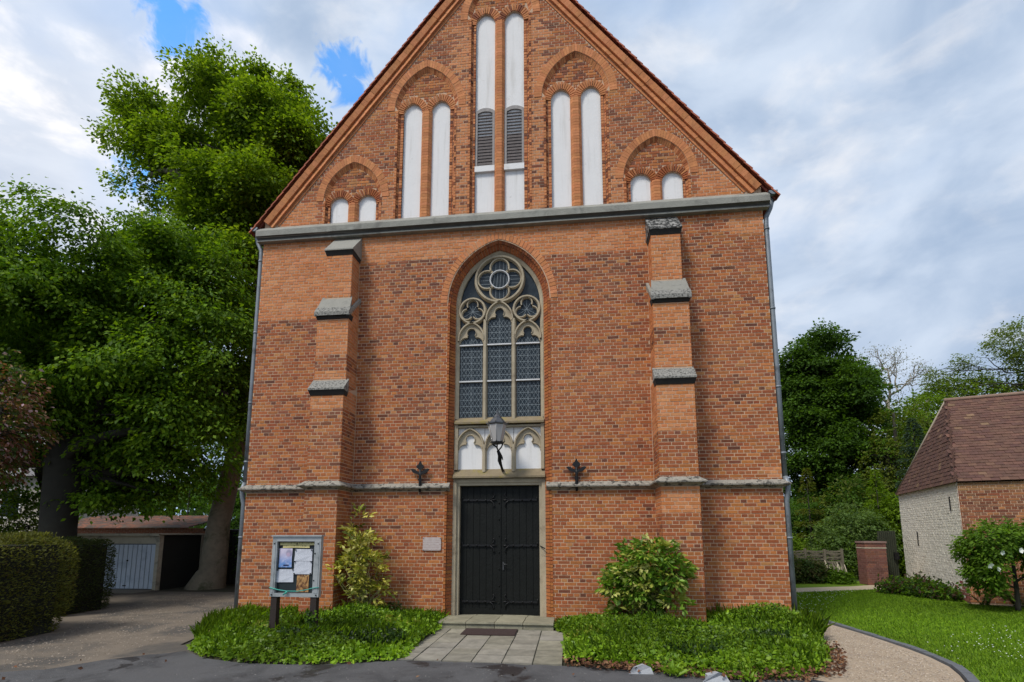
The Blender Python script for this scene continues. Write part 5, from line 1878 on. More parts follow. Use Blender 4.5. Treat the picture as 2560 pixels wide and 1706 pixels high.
# big spreading tree at the left, over the hedge
tree('spreading_tree', 'big broad-leaved tree with a thick dark trunk spreading low over the clipped hedge', 'tree', (-12.0, 2.0, 0),
     [(-11.9, 2.0, -0.1), (-12.0, 2.0, 1.8), (-12.1, 2.05, 3.6), (-12.2, 2.2, 6.2), (-12.3, 2.3, 9.0)], [0.48, 0.39, 0.42, 0.28, 0.10],
     [(-12.6, 2.6, 8.9, 3.0, 2.6, 2.6), (-15.4, 2.4, 8.4, 2.6, 2.6, 2.5), (-10.0, 2.8, 8.0, 2.4, 2.3, 2.0), (-8.7, 2.6, 6.2, 1.7, 1.9, 1.6), (-13.0, 0.4, 6.6, 2.8, 1.9, 1.9), (-10.6, 1.4, 5.3, 2.2, 1.6, 1.3),
      (-15.5, 1.0, 6.0, 2.4, 2.0, 1.8), (-8.7, 2.4, 4.3, 1.5, 1.5, 1.1), (-10.9, 3.2, 3.3, 1.9, 1.0, 0.85), (-12.4, 3.4, 3.1, 1.5, 0.9, 0.75), (-11.0, 3.5, 2.6, 1.2, 0.6, 0.42), (-13.6, 0.9, 4.9, 2.0, 1.3, 0.9), (-9.3, 3.0, 4.0, 1.3, 1.2, 0.9), (-10.6, 2.6, 3.0, 1.6, 0.9, 0.7), (-13.8, 2.0, 3.9, 1.6, 1.2, 0.9), (-11.4, 2.2, 4.3, 1.8, 1.2, 0.9), (-12.6, 3.9, 2.7, 1.6, 0.6, 0.45), (-10.8, 3.9, 2.75, 1.3, 0.6, 0.45), (-9.5, 2.4, 3.5, 1.3, 1.0, 0.8), (-12.2, 3.6, 2.85, 1.9, 0.8, 0.6), (-10.0, 3.4, 3.0, 1.2, 0.8, 0.7), (-14.2, 3.4, 2.9, 1.5, 0.9, 0.7), (-11.2, 3.3, 4.1, 1.7, 1.0, 0.8), (-8.0, 2.7, 5.5, 1.1, 1.1, 1.2), (-16, 2, 3.6, 1.6, 1.6, 1.0), (-12.3, 3.6, 6.0, 3.2, 2.0, 2.2), (-9.6, 3.9, 5.4, 1.8, 1.6, 1.6)],
     9600, 26, 0.125, TG, 101, gap=0.42, gf=1.25, clump=8, droop=0.5, spread=0.46, limb_r=0.17, limbs=30, bark=M_BARKD, tipcols=[(0.18, 0.29, 0.016), (0.16, 0.27, 0.015)], aspect=0.6)
# tall tree by the church
tree('tall_tree', 'tall leaning-trunk tree rising behind the roof edge, with a clear sunlit trunk foot', 'tree', (-9.8, 5.0, 0),
     [(-9.95, 5.0, -0.15), (-9.75, 5.0, 0.5), (-9.67, 5.0, 2.0), (-9.25, 5.05, 4.5), (-8.9, 5.2, 8.0), (-9.2, 5.4, 12.0), (-9.9, 5.6, 16.0)], [0.60, 0.40, 0.33, 0.28, 0.24, 0.17, 0.07],
     [(-10.6, 5.6, 17.0, 1.9, 1.9, 2.0), (-9.1, 5.6, 15.6, 2.1, 2.0, 2.1), (-13.6, 5.5, 16.6, 1.5, 1.5, 1.3), (-13.9, 5.5, 14.9, 1.3, 1.4, 1.2), (-12.0, 5.5, 14.6, 1.7, 1.7, 1.5), (-8.3, 5.6, 13.4, 1.9, 1.9, 1.8), (-10.3, 5.6, 12.8, 2.0, 1.9, 1.7),
      (-12.0, 5.6, 12.6, 1.3, 1.4, 1.0), (-8.4, 5.9, 11.2, 1.9, 1.8, 1.3), (-10.9, 5.8, 10.6, 1.9, 1.6, 1.2), (-9.0, 6.2, 9.3, 1.5, 1.6, 0.9), (-8.1, 6.4, 7.4, 1.2, 1.2, 1.3), (-10.6, 6.2, 6.9, 1.1, 1.0, 1.2), (-10.3, 6.0, 8.6, 1.1, 1.0, 1.1), (-10.6, 6.2, 5.2, 1.0, 0.9, 0.9), (-9.6, 6.6, 6.2, 1.4, 1.2, 1.4)],
     6800, 26, 0.135, TG2, 203, gap=0.45, gf=1.4, clump=8, droop=0.3, spread=0.46, limb_r=0.15, limbs=26, bark=M_BARK, tipcols=[(0.21, 0.31, 0.02), (0.24, 0.345, 0.024)], aspect=0.6)
tree('lilac_bush', 'reddish purple-leaved bush with pale lilac flowers at the very edge of the hedge', 'bush', (-10.4, -0.9, 0),
     [(-10.5, -0.9, 0), (-10.5, -0.9, 2.0), (-10.4, -0.9, 4.0)], [0.09, 0.07, 0.03], [(-10.6, -1.0, 4.6, 0.8, 0.8, 0.9), (-10.25, -1.0, 3.9, 0.75, 0.7, 0.6), (-10.9, -0.9, 3.3, 0.9, 0.8, 0.8)], 420, 12, 0.10,
     [(0.15, 0.065, 0.04), (0.11, 0.07, 0.03), (0.09, 0.11, 0.03), (0.19, 0.085, 0.06), (0.07, 0.11, 0.035)], 303, spread=0.22, limb_r=0.03, tipcols=[(0.50, 0.33, 0.37), (0.10, 0.13, 0.035), (0.22, 0.10, 0.07)])
tree('hazel_bush', 'loose light green bush growing beyond the clipped hedge beside the thick dark trunk', 'bush', (-14.6, 2.5, 0), [(-14.6, 2.5, 0), (-14.6, 2.5, 1.2), (-14.5, 2.5, 2.2)], [0.06, 0.05, 0.02],
     [(-14.7, 2.4, 2.2, 1.3, 0.9, 0.9), (-13.6, 2.6, 1.9, 0.9, 0.8, 0.7), (-15.9, 2.6, 2.6, 1.1, 0.9, 1.0)], 420, 12, 0.12, TO + TG[:2], 404, spread=0.26, limb_r=0.03)
# bushes between the two trunks and the church
for i, (x, y, z, r, h, lab) in enumerate([(-9.0, 6.7, 0, 1.0, 2.6, 'dark green shrub growing behind the foot of the tall tree'), (-7.6, 7.2, 0, 1.4, 3.6, 'tall green shrub filling the gap between the tall tree and the church'), (-6.5, 6.6, 0, 0.9, 2.0, 'low shrub close to the church corner behind the downpipe'), (-11.6, 9.4, 0, 1.7, 6.2, 'broad shrub filling the space past the timber shed'), (-13.8, 13.5, 0, 2.4, 5.5, 'tall broad shrub beyond the orange tiled roof'), (-18.5, 14.5, 0, 2.6, 6.0, 'large shrub standing between the pale plastered house and the orange tiled roof')]):
    tree('garden_shrub', lab, 'shrub', (x, y, 0), [(x, y, 0), (x, y, h * .4), (x, y, h * .75)], [0.07, 0.05, 0.02], [(x, y, h * .62, r, r, h * .42), (x + .2, y - .2, h * .3, r * .9, r * .8, h * .3)], 420, 12, 0.13, TG[:2] + TD, 500 + i, spread=0.25, limb_r=0.03, group='shrubs behind the tall tree')

# clipped yew hedge
def hedge(name, label, x0, x1, y0, y1, h, n, seed, cols):
    cx_, cy_ = (x0 + x1) / 2, (y0 + y1) / 2
    t = thing(name, label, 'hedge', (cx_, cy_, 0), group='clipped hedges')
    V, N = [], []
    hx, hy = (x1 - x0) / 2, (y1 - y0) / 2
    areas = np.array([4 * hx * hy, 2 * hx * h, 2 * hx * h, 2 * hy * h, 2 * hy * h]); areas = areas / areas.sum()
    face = rng.choice(5, n, p=areas)
    a = rng.uniform(-1, 1, n); b = rng.uniform(-1, 1, n)
    P = np.zeros((n, 3)); Nn = np.zeros((n, 3))
    for f in range(5):
        k = face == f
        if f == 0:
            P[k] = np.stack([a[k] * hx, b[k] * hy, np.full(k.sum(), h)], 1); Nn[k] = (0, 0, 1)
        elif f in (1, 2):
            s = -1 if f == 1 else 1
            P[k] = np.stack([a[k] * hx, np.full(k.sum(), s * hy), (b[k] + 1) / 2 * h], 1); Nn[k] = (0, s, 0)
        else:
            s = -1 if f == 3 else 1
            P[k] = np.stack([np.full(k.sum(), s * hx), a[k] * hy, (b[k] + 1) / 2 * h], 1); Nn[k] = (s, 0, 0)
    # rounded shoulders, sagging skirts, uneven surface
    P[:, :2] *= (1 - 0.10 * np.clip((P[:, 2:3] - h * 0.8) / (h * 0.2), 0, 1) ** 2)
    P[:, :2] *= (1 - 0.05 * np.clip(1 - P[:, 2:3] / (h * 0.3), 0, 1))
    P += np.array([cx_, cy_, 0])
    P += Nn * (0.07 * wob(P, 2.2, seed) + 0.035 * wob(P, 7.0, seed + 1) - 0.06 * np.abs(rng.normal(size=n)))[:, None]
    D = Nn * 0.8 + rand_unit(n) * 0.6 + np.array([0, 0, 0.25])
    C = pick(cols, n)
    br = rng.random(n) < 0.10 + 0.10 * wob(P, 1.7, seed + 4)
    C[br] = pick([(0.11, 0.075, 0.03), (0.09, 0.06, 0.028)], br.sum())
    leaves('foliage', P, Nn + rand_unit(n) * 0.8 + np.array([0, 0, 0.4]), D, rng.uniform(0.035, 0.075, n), rng.uniform(0.014, 0.026, n), C, M_LEAF, t, fold=0.1)
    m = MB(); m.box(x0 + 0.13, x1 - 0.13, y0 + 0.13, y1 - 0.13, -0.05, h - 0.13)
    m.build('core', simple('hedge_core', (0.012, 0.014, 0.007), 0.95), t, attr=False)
    return t


HC = [(0.11, 0.12, 0.026), (0.13, 0.14, 0.030), (0.09, 0.095, 0.024), (0.17, 0.175, 0.036)]
hedge('clipped_hedge', 'nearer and longer clipped dark hedge with brownish patches along the drive', -13.2, -7.42, -3.35, -1.75, 1.62, 60000, 31, HC)
hedge('clipped_hedge', 'smaller darker hedge block standing at the end of the longer hedge, beside the garage', -11.5, -9.0, -0.6, 0.75, 1.55, 30000, 41, [(0.055, 0.072, 0.022), (0.045, 0.060, 0.020), (0.068, 0.085, 0.025)])

# variegated shrubs against the church
def shrub(name, label, base, lobes, stems, n, leaf, cols, seed, aspect=0.45, spread=0.12, gap=0.4):
    t = thing(name, label, 'shrub', base)
    (Q, N, D, L, W, C), P = crown(lobes, n, 9, leaf, cols, seed, spread=spread, inner=0.35, droop=0.05, gap=gap, gf=4.0, aspect=aspect, flat=0.2)
    k = ~hide_building(Q[:, :2]) & (Q[:, 2] > 0.05)
    leaves('foliage', Q[k], N[k], D[k], L[k], W[k], C[k], M_LEAFG, t, fold=0.15)
    m = MB()
    b = Vector(base)
    for i in range(stems):
        q = Vector(P[random.randrange(len(P))]); q.y = min(q.y, -0.06)
        if -3.78 < q.x < -3.0 or 3.0 < q.x < 3.78:
            q.y = min(q.y, -0.74)
        s0 = b + Vector((random.uniform(-.13, .13), random.uniform(-.08, .08), 0))
        mid_ = s0.lerp(q, 0.5) + Vector((random.uniform(-.08, .08), -0.03, 0.10))
        m.tube([s0, s0.lerp(mid_, .5) + Vector((0, 0, .05)), mid_, q], [0.014, 0.011, 0.008, 0.004], 5)
    m.build('stem', M_TWIG, t, attr=False, kind='stuff')
    return t


VY = [(0.62, 0.57, 0.13), (0.56, 0.53, 0.10), (0.58, 0.54, 0.11), (0.58, 0.55, 0.18), (0.38, 0.38, 0.06), (0.20, 0.23, 0.03), (0.28, 0.29, 0.04), (0.14, 0.17, 0.025)]
VG = [(0.10, 0.20, 0.018), (0.14, 0.26, 0.022), (0.075, 0.16, 0.016), (0.36, 0.39, 0.07), (0.50, 0.50, 0.16), (0.17, 0.29, 0.03)]
shrub('variegated_shrub', 'straggly upright yellow-leaved shrub with bare stems beside the notice board', (-2.52, -0.45, 0.1),
      [(-2.68, -0.45, 1.78, 0.19, 0.18, 0.34), (-2.63, -0.5, 1.34, 0.30, 0.22, 0.34), (-2.74, -0.55, 1.02, 0.38, 0.26, 0.28), (-2.40, -0.5, 0.98, 0.30, 0.24, 0.34), (-2.48, -0.5, 0.60, 0.31, 0.23, 0.24), (-2.50, -0.5, 0.28, 0.32, 0.25, 0.14), (-2.13, -0.5, 0.62, 0.14, 0.12, 0.10)],
      46, 230, 0.12, VY, 61, aspect=0.38, spread=0.115, gap=0.6)
shrub('variegated_shrub', 'dense bushy green shrub with cream-edged leaves against the buttress, on the side of the lawn', (2.7, -0.55, 0.1),
      [(2.86, -0.82, 1.32, 0.42, 0.26, 0.26), (3.08, -0.92, 1.02, 0.36, 0.22, 0.24), (2.45, -0.55, 1.05, 0.34, 0.26, 0.24), (2.25, -0.5, 0.78, 0.36, 0.25, 0.20), (2.62, -0.62, 0.80, 0.42, 0.30, 0.30), (2.72, -0.6, 0.45, 0.36, 0.28, 0.25), (2.38, -0.5, 0.28, 0.26, 0.2, 0.16), (3.17, -0.9, 0.56, 0.15, 0.12, 0.12), (2.5, -0.5, 1.42, 0.12, 0.12, 0.10)],
      30, 520, 0.125, VG, 71, aspect=0.48, spread=0.105, gap=0.1)
m = None
(Q, N, D, L, W, C), P = crown([(-2.05, -0.35, 0.22, 0.22, 0.2, 0.16)], 60, 9, 0.06, DGREEN, 81, spread=0.08)
tag(leaves('ivy_clump', Q, N, D, L, W, C, M_LEAFG, kind='stuff'), 'small dark ivy clump at the wall beside the foot of the yellow-leaved shrub', 'ivy')
# climbing ivy on the notice board post
P = np.stack([rng.uniform(-2.60, -2.45, 160), np.full(160, -2.43) - rng.random(160) * 0.04, rng.uniform(0.1, 0.50, 160)], 1)
tag(leaves('ivy_strand', P, rand_unit(160) * 0.5 + np.array([0, -1, 0.2]), rand_unit(160), 0.05, 0.045, pick(DGREEN + GREENS, 160), M_LEAFG), 'ivy strand climbing the notice board post nearer the door', 'ivy')

# ================================================================== LEFT BACKGROUND BUILDINGS
ga = thing('garage', 'low cream garage with a pale blue ribbed up-and-over door beyond the hedge', 'garage', (-12.3, 5.2, 0))
m = MB()
m.box(-14.9, -14.35, 4.22, 6.1, -0.05, 1.62); m.box(-11.06, -10.95, 4.18, 4.34, -0.05, 1.62); m.box(-14.35, -11.06, 4.22, 4.4, 1.36, 1.62)
m.box(-14.9, -10.95, 5.95, 6.1, -0.05, 1.62)
m.build('wall', M_CREAM, ga, attr=False)
m = MB(); m.box(-11.03, -10.96, 4.35, 5.94, -0.05, 1.60); sw_ = m.build('side_wall', M_DWALL, ga, attr=False)
m = MB(); m.box(-14.35, -11.06, 4.25, 4.30, 0.0, 1.36); gd = m.build('garage_door', simple('door_shadow_gap', (0.12, 0.15, 0.19), 0.6), ga, attr=False)  # darker blue between the panels is shade put into the colour
n = 21
for i in range(n):
    a = -14.33 + 3.24 * i / n
    q = MB(); q.box(a + 0.013, a + 3.24 / n - 0.013, 4.232, 4.25, 0.02, 1.33); q.build('panel', M_GARDOOR, gd, attr=False)
q = MB(); q.lathe((-12.0, 4.225, 0.85), [(0.025, -0.02), (0.025, 0.02)], 8); q.box(-12.08, -11.98, 4.215, 4.232, 0.09, 0.12); q.build('door_handle', M_IRON, gd, attr=False)
m = MB(); m.box(-15.1, -10.86, 4.05, 6.2, 1.625, 1.66); m.box(-15.1, -10.86, 4.04, 4.08, 1.60, 1.67); m.build('roof', M_CREAM, ga, attr=False)

sh_ = thing('timber_shed', 'dark timber shed adjoining the cream garage, beside the tall tree', 'shed', (-10.2, 7.0, 0))
m = MB(); m.box(-10.93, -9.75, 6.2, 8.2, -0.05, 1.75); shw = m.build('wall', M_DWALL, sh_, attr=False)
m = MB(); m.hexa([(-11.0, 6.05, 1.76), (-9.65, 6.05, 1.72), (-9.65, 8.3, 1.72), (-11.0, 8.3, 1.76), (-11.0, 6.05, 1.82), (-9.65, 6.05, 1.78), (-9.65, 8.3, 1.78), (-11.0, 8.3, 1.82)]); m.build('roof', M_DWALL, sh_, attr=False)
for i in range(8):
    q = MB(); a = -10.92 + 1.16 * i / 8; q.box(a + 0.006, a + 0.139, 6.18, 6.199, 0.0, 1.74); q.build('plank', M_DWALL, shw, attr=False)

# outbuilding with orange tiled roof behind the garage
ob = thing('outbuilding', 'long brick outbuilding with an orange tiled roof behind the garage', 'building', (-14, 9, 0))
m = MB(); m.box(-19.0, -13.0, 8.0, 9.8, -0.05, 1.86); m.build('wall', M_COURSE, ob, attr=False)
m = MB()
for j in range(16):
    for i in range(33):
        x0 = -19.2 + i * 0.19; y0 = 7.75 + j * 0.14; z0 = 1.86 + j * 0.03
        c = jit(random.choice([(0.17, 0.07, 0.04), (0.12, 0.06, 0.04), (0.09, 0.06, 0.045)]), 0.2)
        m.hexa([(x0, y0, z0), (x0 + .18, y0, z0), (x0 + .18, y0 + .16, z0 + .085), (x0, y0 + .16, z0 + .085), (x0, y0, z0 + .025), (x0 + .18, y0, z0 + .025), (x0 + .18, y0 + .16, z0 + .10), (x0, y0 + .16, z0 + .10)], c)
m.build('roof', M_TILE, ob, kind='stuff')
hs = thing('plastered_house', 'pale plastered house with a grey roof glimpsed beyond the thick tree trunk', 'house', (-29, 13, 0))
m = MB(); m.box(-35, -24.6, 12.5, 18, 0, 4.6); w_ = m.build('wall', simple('pale_plaster', (0.42, 0.38, 0.32), 0.9), hs, attr=False)
m = MB(); m.hexa([(-35.4, 12.1, 4.5), (-24.2, 12.1, 4.5), (-24.2, 18.4, 4.5), (-35.4, 18.4, 4.5), (-35.4, 15.2, 7.6), (-24.2, 15.2, 7.6), (-24.2, 15.3, 7.6), (-35.4, 15.3, 7.6)]); m.build('roof', simple('grey_roof', (0.16, 0.15, 0.15), 0.8), hs, attr=False)
for wx_ in (-33, -30, -26.6):
    q = MB(); q.box(wx_ - 0.6, wx_ + 0.6, 12.46, 12.52, 2.4, 3.9); wn = q.build('window', M_WHITE, hs, attr=False)
    q = MB(); q.box(wx_ - 0.5, wx_ + 0.5, 12.44, 12.458, 2.5, 3.8); q.build('pane', M_GLASS, wn, attr=False)

# ================================================================== THE WHITE-GABLED HOUSE (own axes: X along the brick front, Y along the white gable)
HA = math.atan2(-0.309, 0.952)
ho = thing('gabled_house', 'old house with a whitewashed brick end wall and a steep dark red tiled roof', 'house', (11.085, 3.84, 0), HA)
HL, HWD, EZ = 9.0, 5.25, 2.93
body = MB()
body.box(0.012, HL, 0.012, HWD - 0.01, -0.1, EZ)
hw_ = body.build('wall', M_MORTAR, ho, local=True, attr=False)
hb = MB()
# whitewashed end (faces -X): u runs along Y
def white_in(u, z):
    return z < 2.96 + 0.02 * u
for a, b, za, zb, _ in lay(0, HWD, 0.0, 3.0, white_in):
    k = random.uniform(0.92, 1.05)
    base = (0.84 * k, 0.80 * k, 0.70 * k)
    if za < 0.16 + 0.10 * math.sin(a * 5) + (0.18 if a < 0.9 else 0.0) and random.random() < 0.85:
        base = jit(random.choice([(0.33, 0.11, 0.10), (0.36, 0.15, 0.11), (0.28, 0.08, 0.08)]), 0.15)
    put_brick(hb, (0.014, 0, 0), (0, 1, 0), (-1, 0, 0), a, b, za + random.uniform(-.004, .004), zb + random.uniform(-.002, .006), base, d=0.009, dj=0.003)
o = hb.build('brickwork', M_FWHITE, hw_, local=True, kind='stuff', label='whitewashed brickwork of the end wall')
# mortar under the whitewash is painted too
m = MB(); m.box(0.009, 0.0125, 0.0, HWD, 0.16, 2.95); m.build('whitewash', simple('whitewash', (0.76, 0.71, 0.61), 0.9, var=0.1), hw_, local=True, attr=False)
m = MB()
for (u, z0, z1) in ((0.55, 2.25, 2.62), (3.55, 1.28, 1.72)):
    m.box(-0.022, 0.0, u - 0.012, u + 0.012, z0, z1)
m.build('wall_anchor', M_IRON, hw_, local=True, attr=False, kind='stuff')
fbk = MB()
rows = lay(0, 4.2, 0.0, 2.93, None)
near = sorted([(q[0] + q[2] * 0.3, i) for i, q in enumerate(rows)])
for a, b, za, zb, _ in rows:
    c = jit(random.choice(DARK), 0.25) if random.random() < (0.36 if 1.9 < za < 2.75 else 0.14) else jit(random.choice([(0.27, 0.105, 0.052), (0.24, 0.11, 0.062), (0.32, 0.14, 0.066), (0.21, 0.088, 0.052), (0.36, 0.15, 0.06)]), 0.18)
    if za > 2.70:
        c = jit((0.30, 0.155, 0.07), 0.15)
    put_brick(fbk, (0, 0.014, 0), (1, 0, 0), (0, -1, 0), a, b, za, zb, c, d=0.010)
fbk.build('brickwork', M_BRICK, hw_, local=True, kind='stuff', label='weathered orange and dark brickwork of the front wall')
# roof planes and tiles
HIPX, RZ = 0.81, 5.60
A_ = Vector((-0.035, -0.05, EZ + 0.03)); B_ = Vector((-0.035, HWD + 0.05, EZ + 0.05)); Cc = Vector((HIPX, HWD / 2, RZ)); E_ = Vector((HL, HWD / 2, RZ)); F_ = Vector((HL, -0.05, EZ + 0.03)); G_ = Vector((HL, HWD + 0.10, EZ + 0.02))
m = MB()
m.add([A_, B_, Cc, E_, F_, G_], [(0, 2, 1), (0, 4, 3, 2), (1, 2, 3, 5), (0, 1, 5, 4), (4, 5, 3)], (0.12, 0.05, 0.045))
hr = m.build('roof', M_TILE, ho, local=True)
TC = [(0.125, 0.063, 0.044), (0.115, 0.058, 0.042), (0.14, 0.072, 0.049), (0.105, 0.053, 0.040)]


def tile_field(P0, P1, apexA, apexB, expo, wid):
    """rows of flat tiles between eaves line P0-P1 and ridge line apexA-apexB"""
    out = []
    U = (P1 - P0).normalized()
    up = apexA - P0; up = up - U * up.dot(U)
    H = up.length; V = up.normalized()
    Nn = U.cross(V).normalized()
    rows = int(H / expo)
    for j in range(rows):
        f = j / rows
        a = P0.lerp(apexA, f); b = P1.lerp(apexB, f)
        L = (b - a).length
        ua = (a - P0).dot(U)
        s = math.floor((ua) / wid) * wid + (wid / 2 if j % 2 else 0)
        while s < ua + L - wid * 0.3:
            if s + wid * 0.6 > ua:
                out.append((P0 + U * s + V * (j * expo - 0.02), U, V, Nn))
            s += wid
    return out


fields = tile_field(A_, F_, Cc, E_, 0.118, 0.175) + tile_field(B_, A_, Cc, Cc, 0.118, 0.175)
cinv = Matrix.Rotation(-HA, 3, 'Z') @ (CAM - Vector((11.085, 3.84, 0)))
fields = [f for f in fields if f[0].x < 4.6]
fields.sort(key=lambda f: (f[0] - cinv).length)
tmb = MB()
tm = MB(); tm.hexa([(0.002, 0, 0.006), (0.172, 0, 0.006), (0.172, 0.17, 0.0), (0.002, 0.17, 0.0), (0.002, 0, 0.024), (0.172, 0, 0.024), (0.172, 0.17, 0.010), (0.002, 0.17, 0.010)])
t0 = None
for i, (p, U, V, Nn) in enumerate(fields):
    if Nn.z < 0:
        Nn = -Nn
    c = jit(random.choice(TC), 0.09) if random.random() > 0.02 else jit((0.20, 0.12, 0.07), 0.2)
    jz = random.uniform(-0.004, 0.005)
    Mx = Matrix(((U.x, V.x, Nn.x, p.x + Nn.x * jz), (U.y, V.y, Nn.y, p.y + Nn.y * jz), (U.z, V.z, Nn.z, p.z + Nn.z * jz), (0, 0, 0, 1)))
    if i < 300:
        if t0 is None:
            t0 = tm.build('roof_tile', M_TILE1, hr, local=True); o = t0
        else:
            o = link_copy(t0, hr)
        o.matrix_local = Mx; o.color = (*c, 1)
    else:
        tmb.hexa([Mx @ Vector(v) for v in tm.v], c)
tmb.build('roof_tiles', M_TILE, hr, local=True, kind='stuff')
# ridge and hip pointing
m = MB()
m.tube([Cc + Vector((-0.05, 0, 0.01)), Cc + Vector((2, 0, 0.02)), Cc + Vector((4, 0, 0.015)), E_], 0.06, 7)
m.build('ridge', simple('ridge_tile', (0.24, 0.16, 0.12), 0.9, var=0.4), hr, local=True, attr=False)
m = MB(); m.tube([B_ + Vector((0, 0, 0.02)), Cc + Vector((0, 0, 0.02))], 0.045, 6)
m.build('hip_mortar', simple('hip_mortar', (0.40, 0.35, 0.28), 0.9), hr, local=True, attr=False)
wlp = thing('wall_lamp', 'black floodlight with a pale top fixed high on the weathered brick wall', 'lamp', (11.085, 3.84, 0), HA)
m = MB(); m.box(1.60, 1.95, -0.16, -0.02, 2.46, 2.56); m.box(1.70, 1.85, -0.10, 0.0, 2.30, 2.46); m.tube([(1.72, -0.06, 2.44), (1.66, -0.12, 2.40), (1.68, -0.16, 2.36)], 0.03, 6); m.build('housing', M_IRON, wlp, local=True, attr=False)
m = MB(); m.hexa([(1.57, -0.18, 2.562), (1.98, -0.18, 2.562), (1.98, 0.0, 2.60), (1.57, 0.0, 2.60), (1.57, -0.18, 2.59), (1.98, -0.18, 2.59), (1.98, 0.0, 2.66), (1.57, 0.0, 2.66)]); m.build('hood', M_WHITE, wlp, local=True, attr=False)

# flowering shrub before the brick wall
FS = [(10.65, 2.25, 1.50, 0.65, 0.5, 0.42), (11.3, 2.3, 1.55, 0.6, 0.5, 0.40), (10.32, 2.35, 1.35, 0.34, 0.4, 0.32), (10.6, 2.2, 1.0, 0.55, 0.45, 0.38), (11.1, 2.2, 0.95, 0.6, 0.45, 0.42), (10.45, 2.3, 0.75, 0.38, 0.3, 0.3), (11.7, 2.3, 1.2, 0.6, 0.5, 0.6)]
t = tree('flowering_shrub', 'rounded green shrub on a thin trunk with large white flowers before the brick wall', 'shrub', (11.0, 2.35, 0), [(11.0, 2.4, 0), (11.02, 2.4, 0.5), (11.0, 2.38, 1.1)], [0.05, 0.042, 0.03], FS, 1100, 14, 0.085, [(0.10, 0.19, 0.016), (0.135, 0.24, 0.02), (0.075, 0.145, 0.014)], 88, spread=0.15, limb_r=0.025, gap=0.4, gf=3)
fl = None
for i, (x, y, z) in enumerate([(10.08, 1.93, 1.02), (10.2, 1.9, 0.95), (10.55, 1.75, 1.33), (10.82, 1.72, 1.12), (10.86, 1.74, 1.20), (10.92, 1.72, 1.08), (10.72, 1.76, 0.92), (11.05, 1.75, 1.45), (11.18, 1.78, 1.42), (11.1, 1.7, 0.55), (11.25, 1.75, 1.2), (10.3, 1.88, 1.28)]):
    m = MB()
    for k in range(5):
        a = 2 * math.pi * k / 5
        d = Vector((math.cos(a), -0.35, math.sin(a)))
        e = Vector((-math.sin(a), 0, math.cos(a)))
        m.add([Vector((0, 0, 0)), d * 0.045 + e * 0.032, d * 0.07, d * 0.045 - e * 0.032], [(0, 1, 2, 3)])
    if fl is None:
        fl = m.build('flower', M_FLOWER, t, local=True, attr=False); o = fl
    else:
        o = link_copy(fl, t)
    o.location = (x - 11.0, y - 2.35 - 0.17, z)
    s = random.uniform(0.75, 1.05); o.scale = (s, s, s); o.rotation_euler = (random.uniform(-.5, .5), random.uniform(0, 6), random.uniform(-.5, .5))
# ferns and low bed at the house foot
def lowbed(name, label, poly, n, h, cols, leaf, cat='plants'):
    P2 = sample_poly(poly, n)
    P = np.concatenate([P2, np.abs(rng.normal(size=(n, 1))) * h * 0.5], 1)
    P[:, 2] += 0.1 * h * (1 + wob(P, 3.0, 77))
    o = leaves(name, P, rand_unit(n) * 0.8 + np.array([0, -0.3, 0.9]), rand_unit(n) + np.array([0, -0.3, 0.5]), leaf * rng.uniform(0.7, 1.4, n), leaf * 0.5, pick(cols, n), M_LEAF, kind='stuff', droop=0.2)
    return tag(o, label, cat)


lowbed('low_plants', 'strip of low leafy plants along the foot of the whitewashed wall', [(9.9, 5.6), (10.6, 3.95), (11.0, 3.9), (11.25, 4.4), (12.2, 7.3), (11.7, 7.3)], 3600, 0.28, GREENS[:2] + DGREEN + [(0.08, 0.05, 0.035)], 0.11)
for i, (x, y, lab) in enumerate([(10.95, 3.25, 'arching fern at the corner of the brick wall'), (11.45, 2.95, 'arching fern under the white-flowered shrub')]):
    n = 26
    t = thing('fern', lab, 'fern', (x, y, 0), group='ferns at the house foot')
    Pp, Nn_, Dd, Ll, Ww = [], [], [], [], []
    for k in range(n):
        az = random.uniform(0, 6.28); L = random.uniform(0.45, 0.75)
        for q in range(14):
            f = q / 14
            c = Vector((math.cos(az), math.sin(az), 0)) * (L * 0.75 * f) + Vector((0, 0, L * (1.25 * f - 0.85 * f * f)))
            for s in (-1, 1):
                side = Vector((-math.sin(az), math.cos(az), 0)) * s
                Pp.append((x + c.x, y + c.y, c.z)); Nn_.append((0, 0, 1)); d = side + Vector((math.cos(az), math.sin(az), 0)) * 0.4; Dd.append((d.x, d.y, -0.1)); Ll.append(0.10 * (1 - f * 0.8)); Ww.append(0.03)
    leaves('frond', np.array(Pp), np.array(Nn_), np.array(Dd), np.array(Ll), np.array(Ww), pick([(0.05, 0.12, 0.014), (0.07, 0.155, 0.018)], len(Pp)), M_LEAF, t, kind='stuff')

# ================================================================== GARDEN BEHIND: pier, gate, fence
def pier_in(u, z):
    return z < 1.36
gp = thing('garden_pier', 'weathered purple-brown brick garden pier with a mortar band, beside the dark gate', 'pier', (11.45, 8.2, 0))
PX0, PX1, PYF = 11.02, 11.68, 8.0
m = MB(); m.box(PX0 + .008, PX1 - .008, PYF + .008, PYF + 0.5, -0.05, 1.33); m.build('core', simple('dark_mortar', (0.20, 0.12, 0.10), 0.95), gp, attr=False)
m = MB()
for a, b, za, zb, _ in lay(0, PX1 - PX0, 0, 1.34, None):
    put_brick(m, (PX0, PYF + .008, 0), (1, 0, 0), (0, -1, 0), a, b, za, zb, jit(random.choice([(0.17, 0.075, 0.065), (0.14, 0.065, 0.055), (0.20, 0.085, 0.06)]), 0.2))
for a, b, za, zb, _ in lay(0, 0.5, 0, 1.34, None):
    put_brick(m, (PX0 + .008, PYF, 0), (0, 1, 0), (-1, 0, 0), a, b, za, zb, jit((0.17, 0.075, 0.065), 0.2))
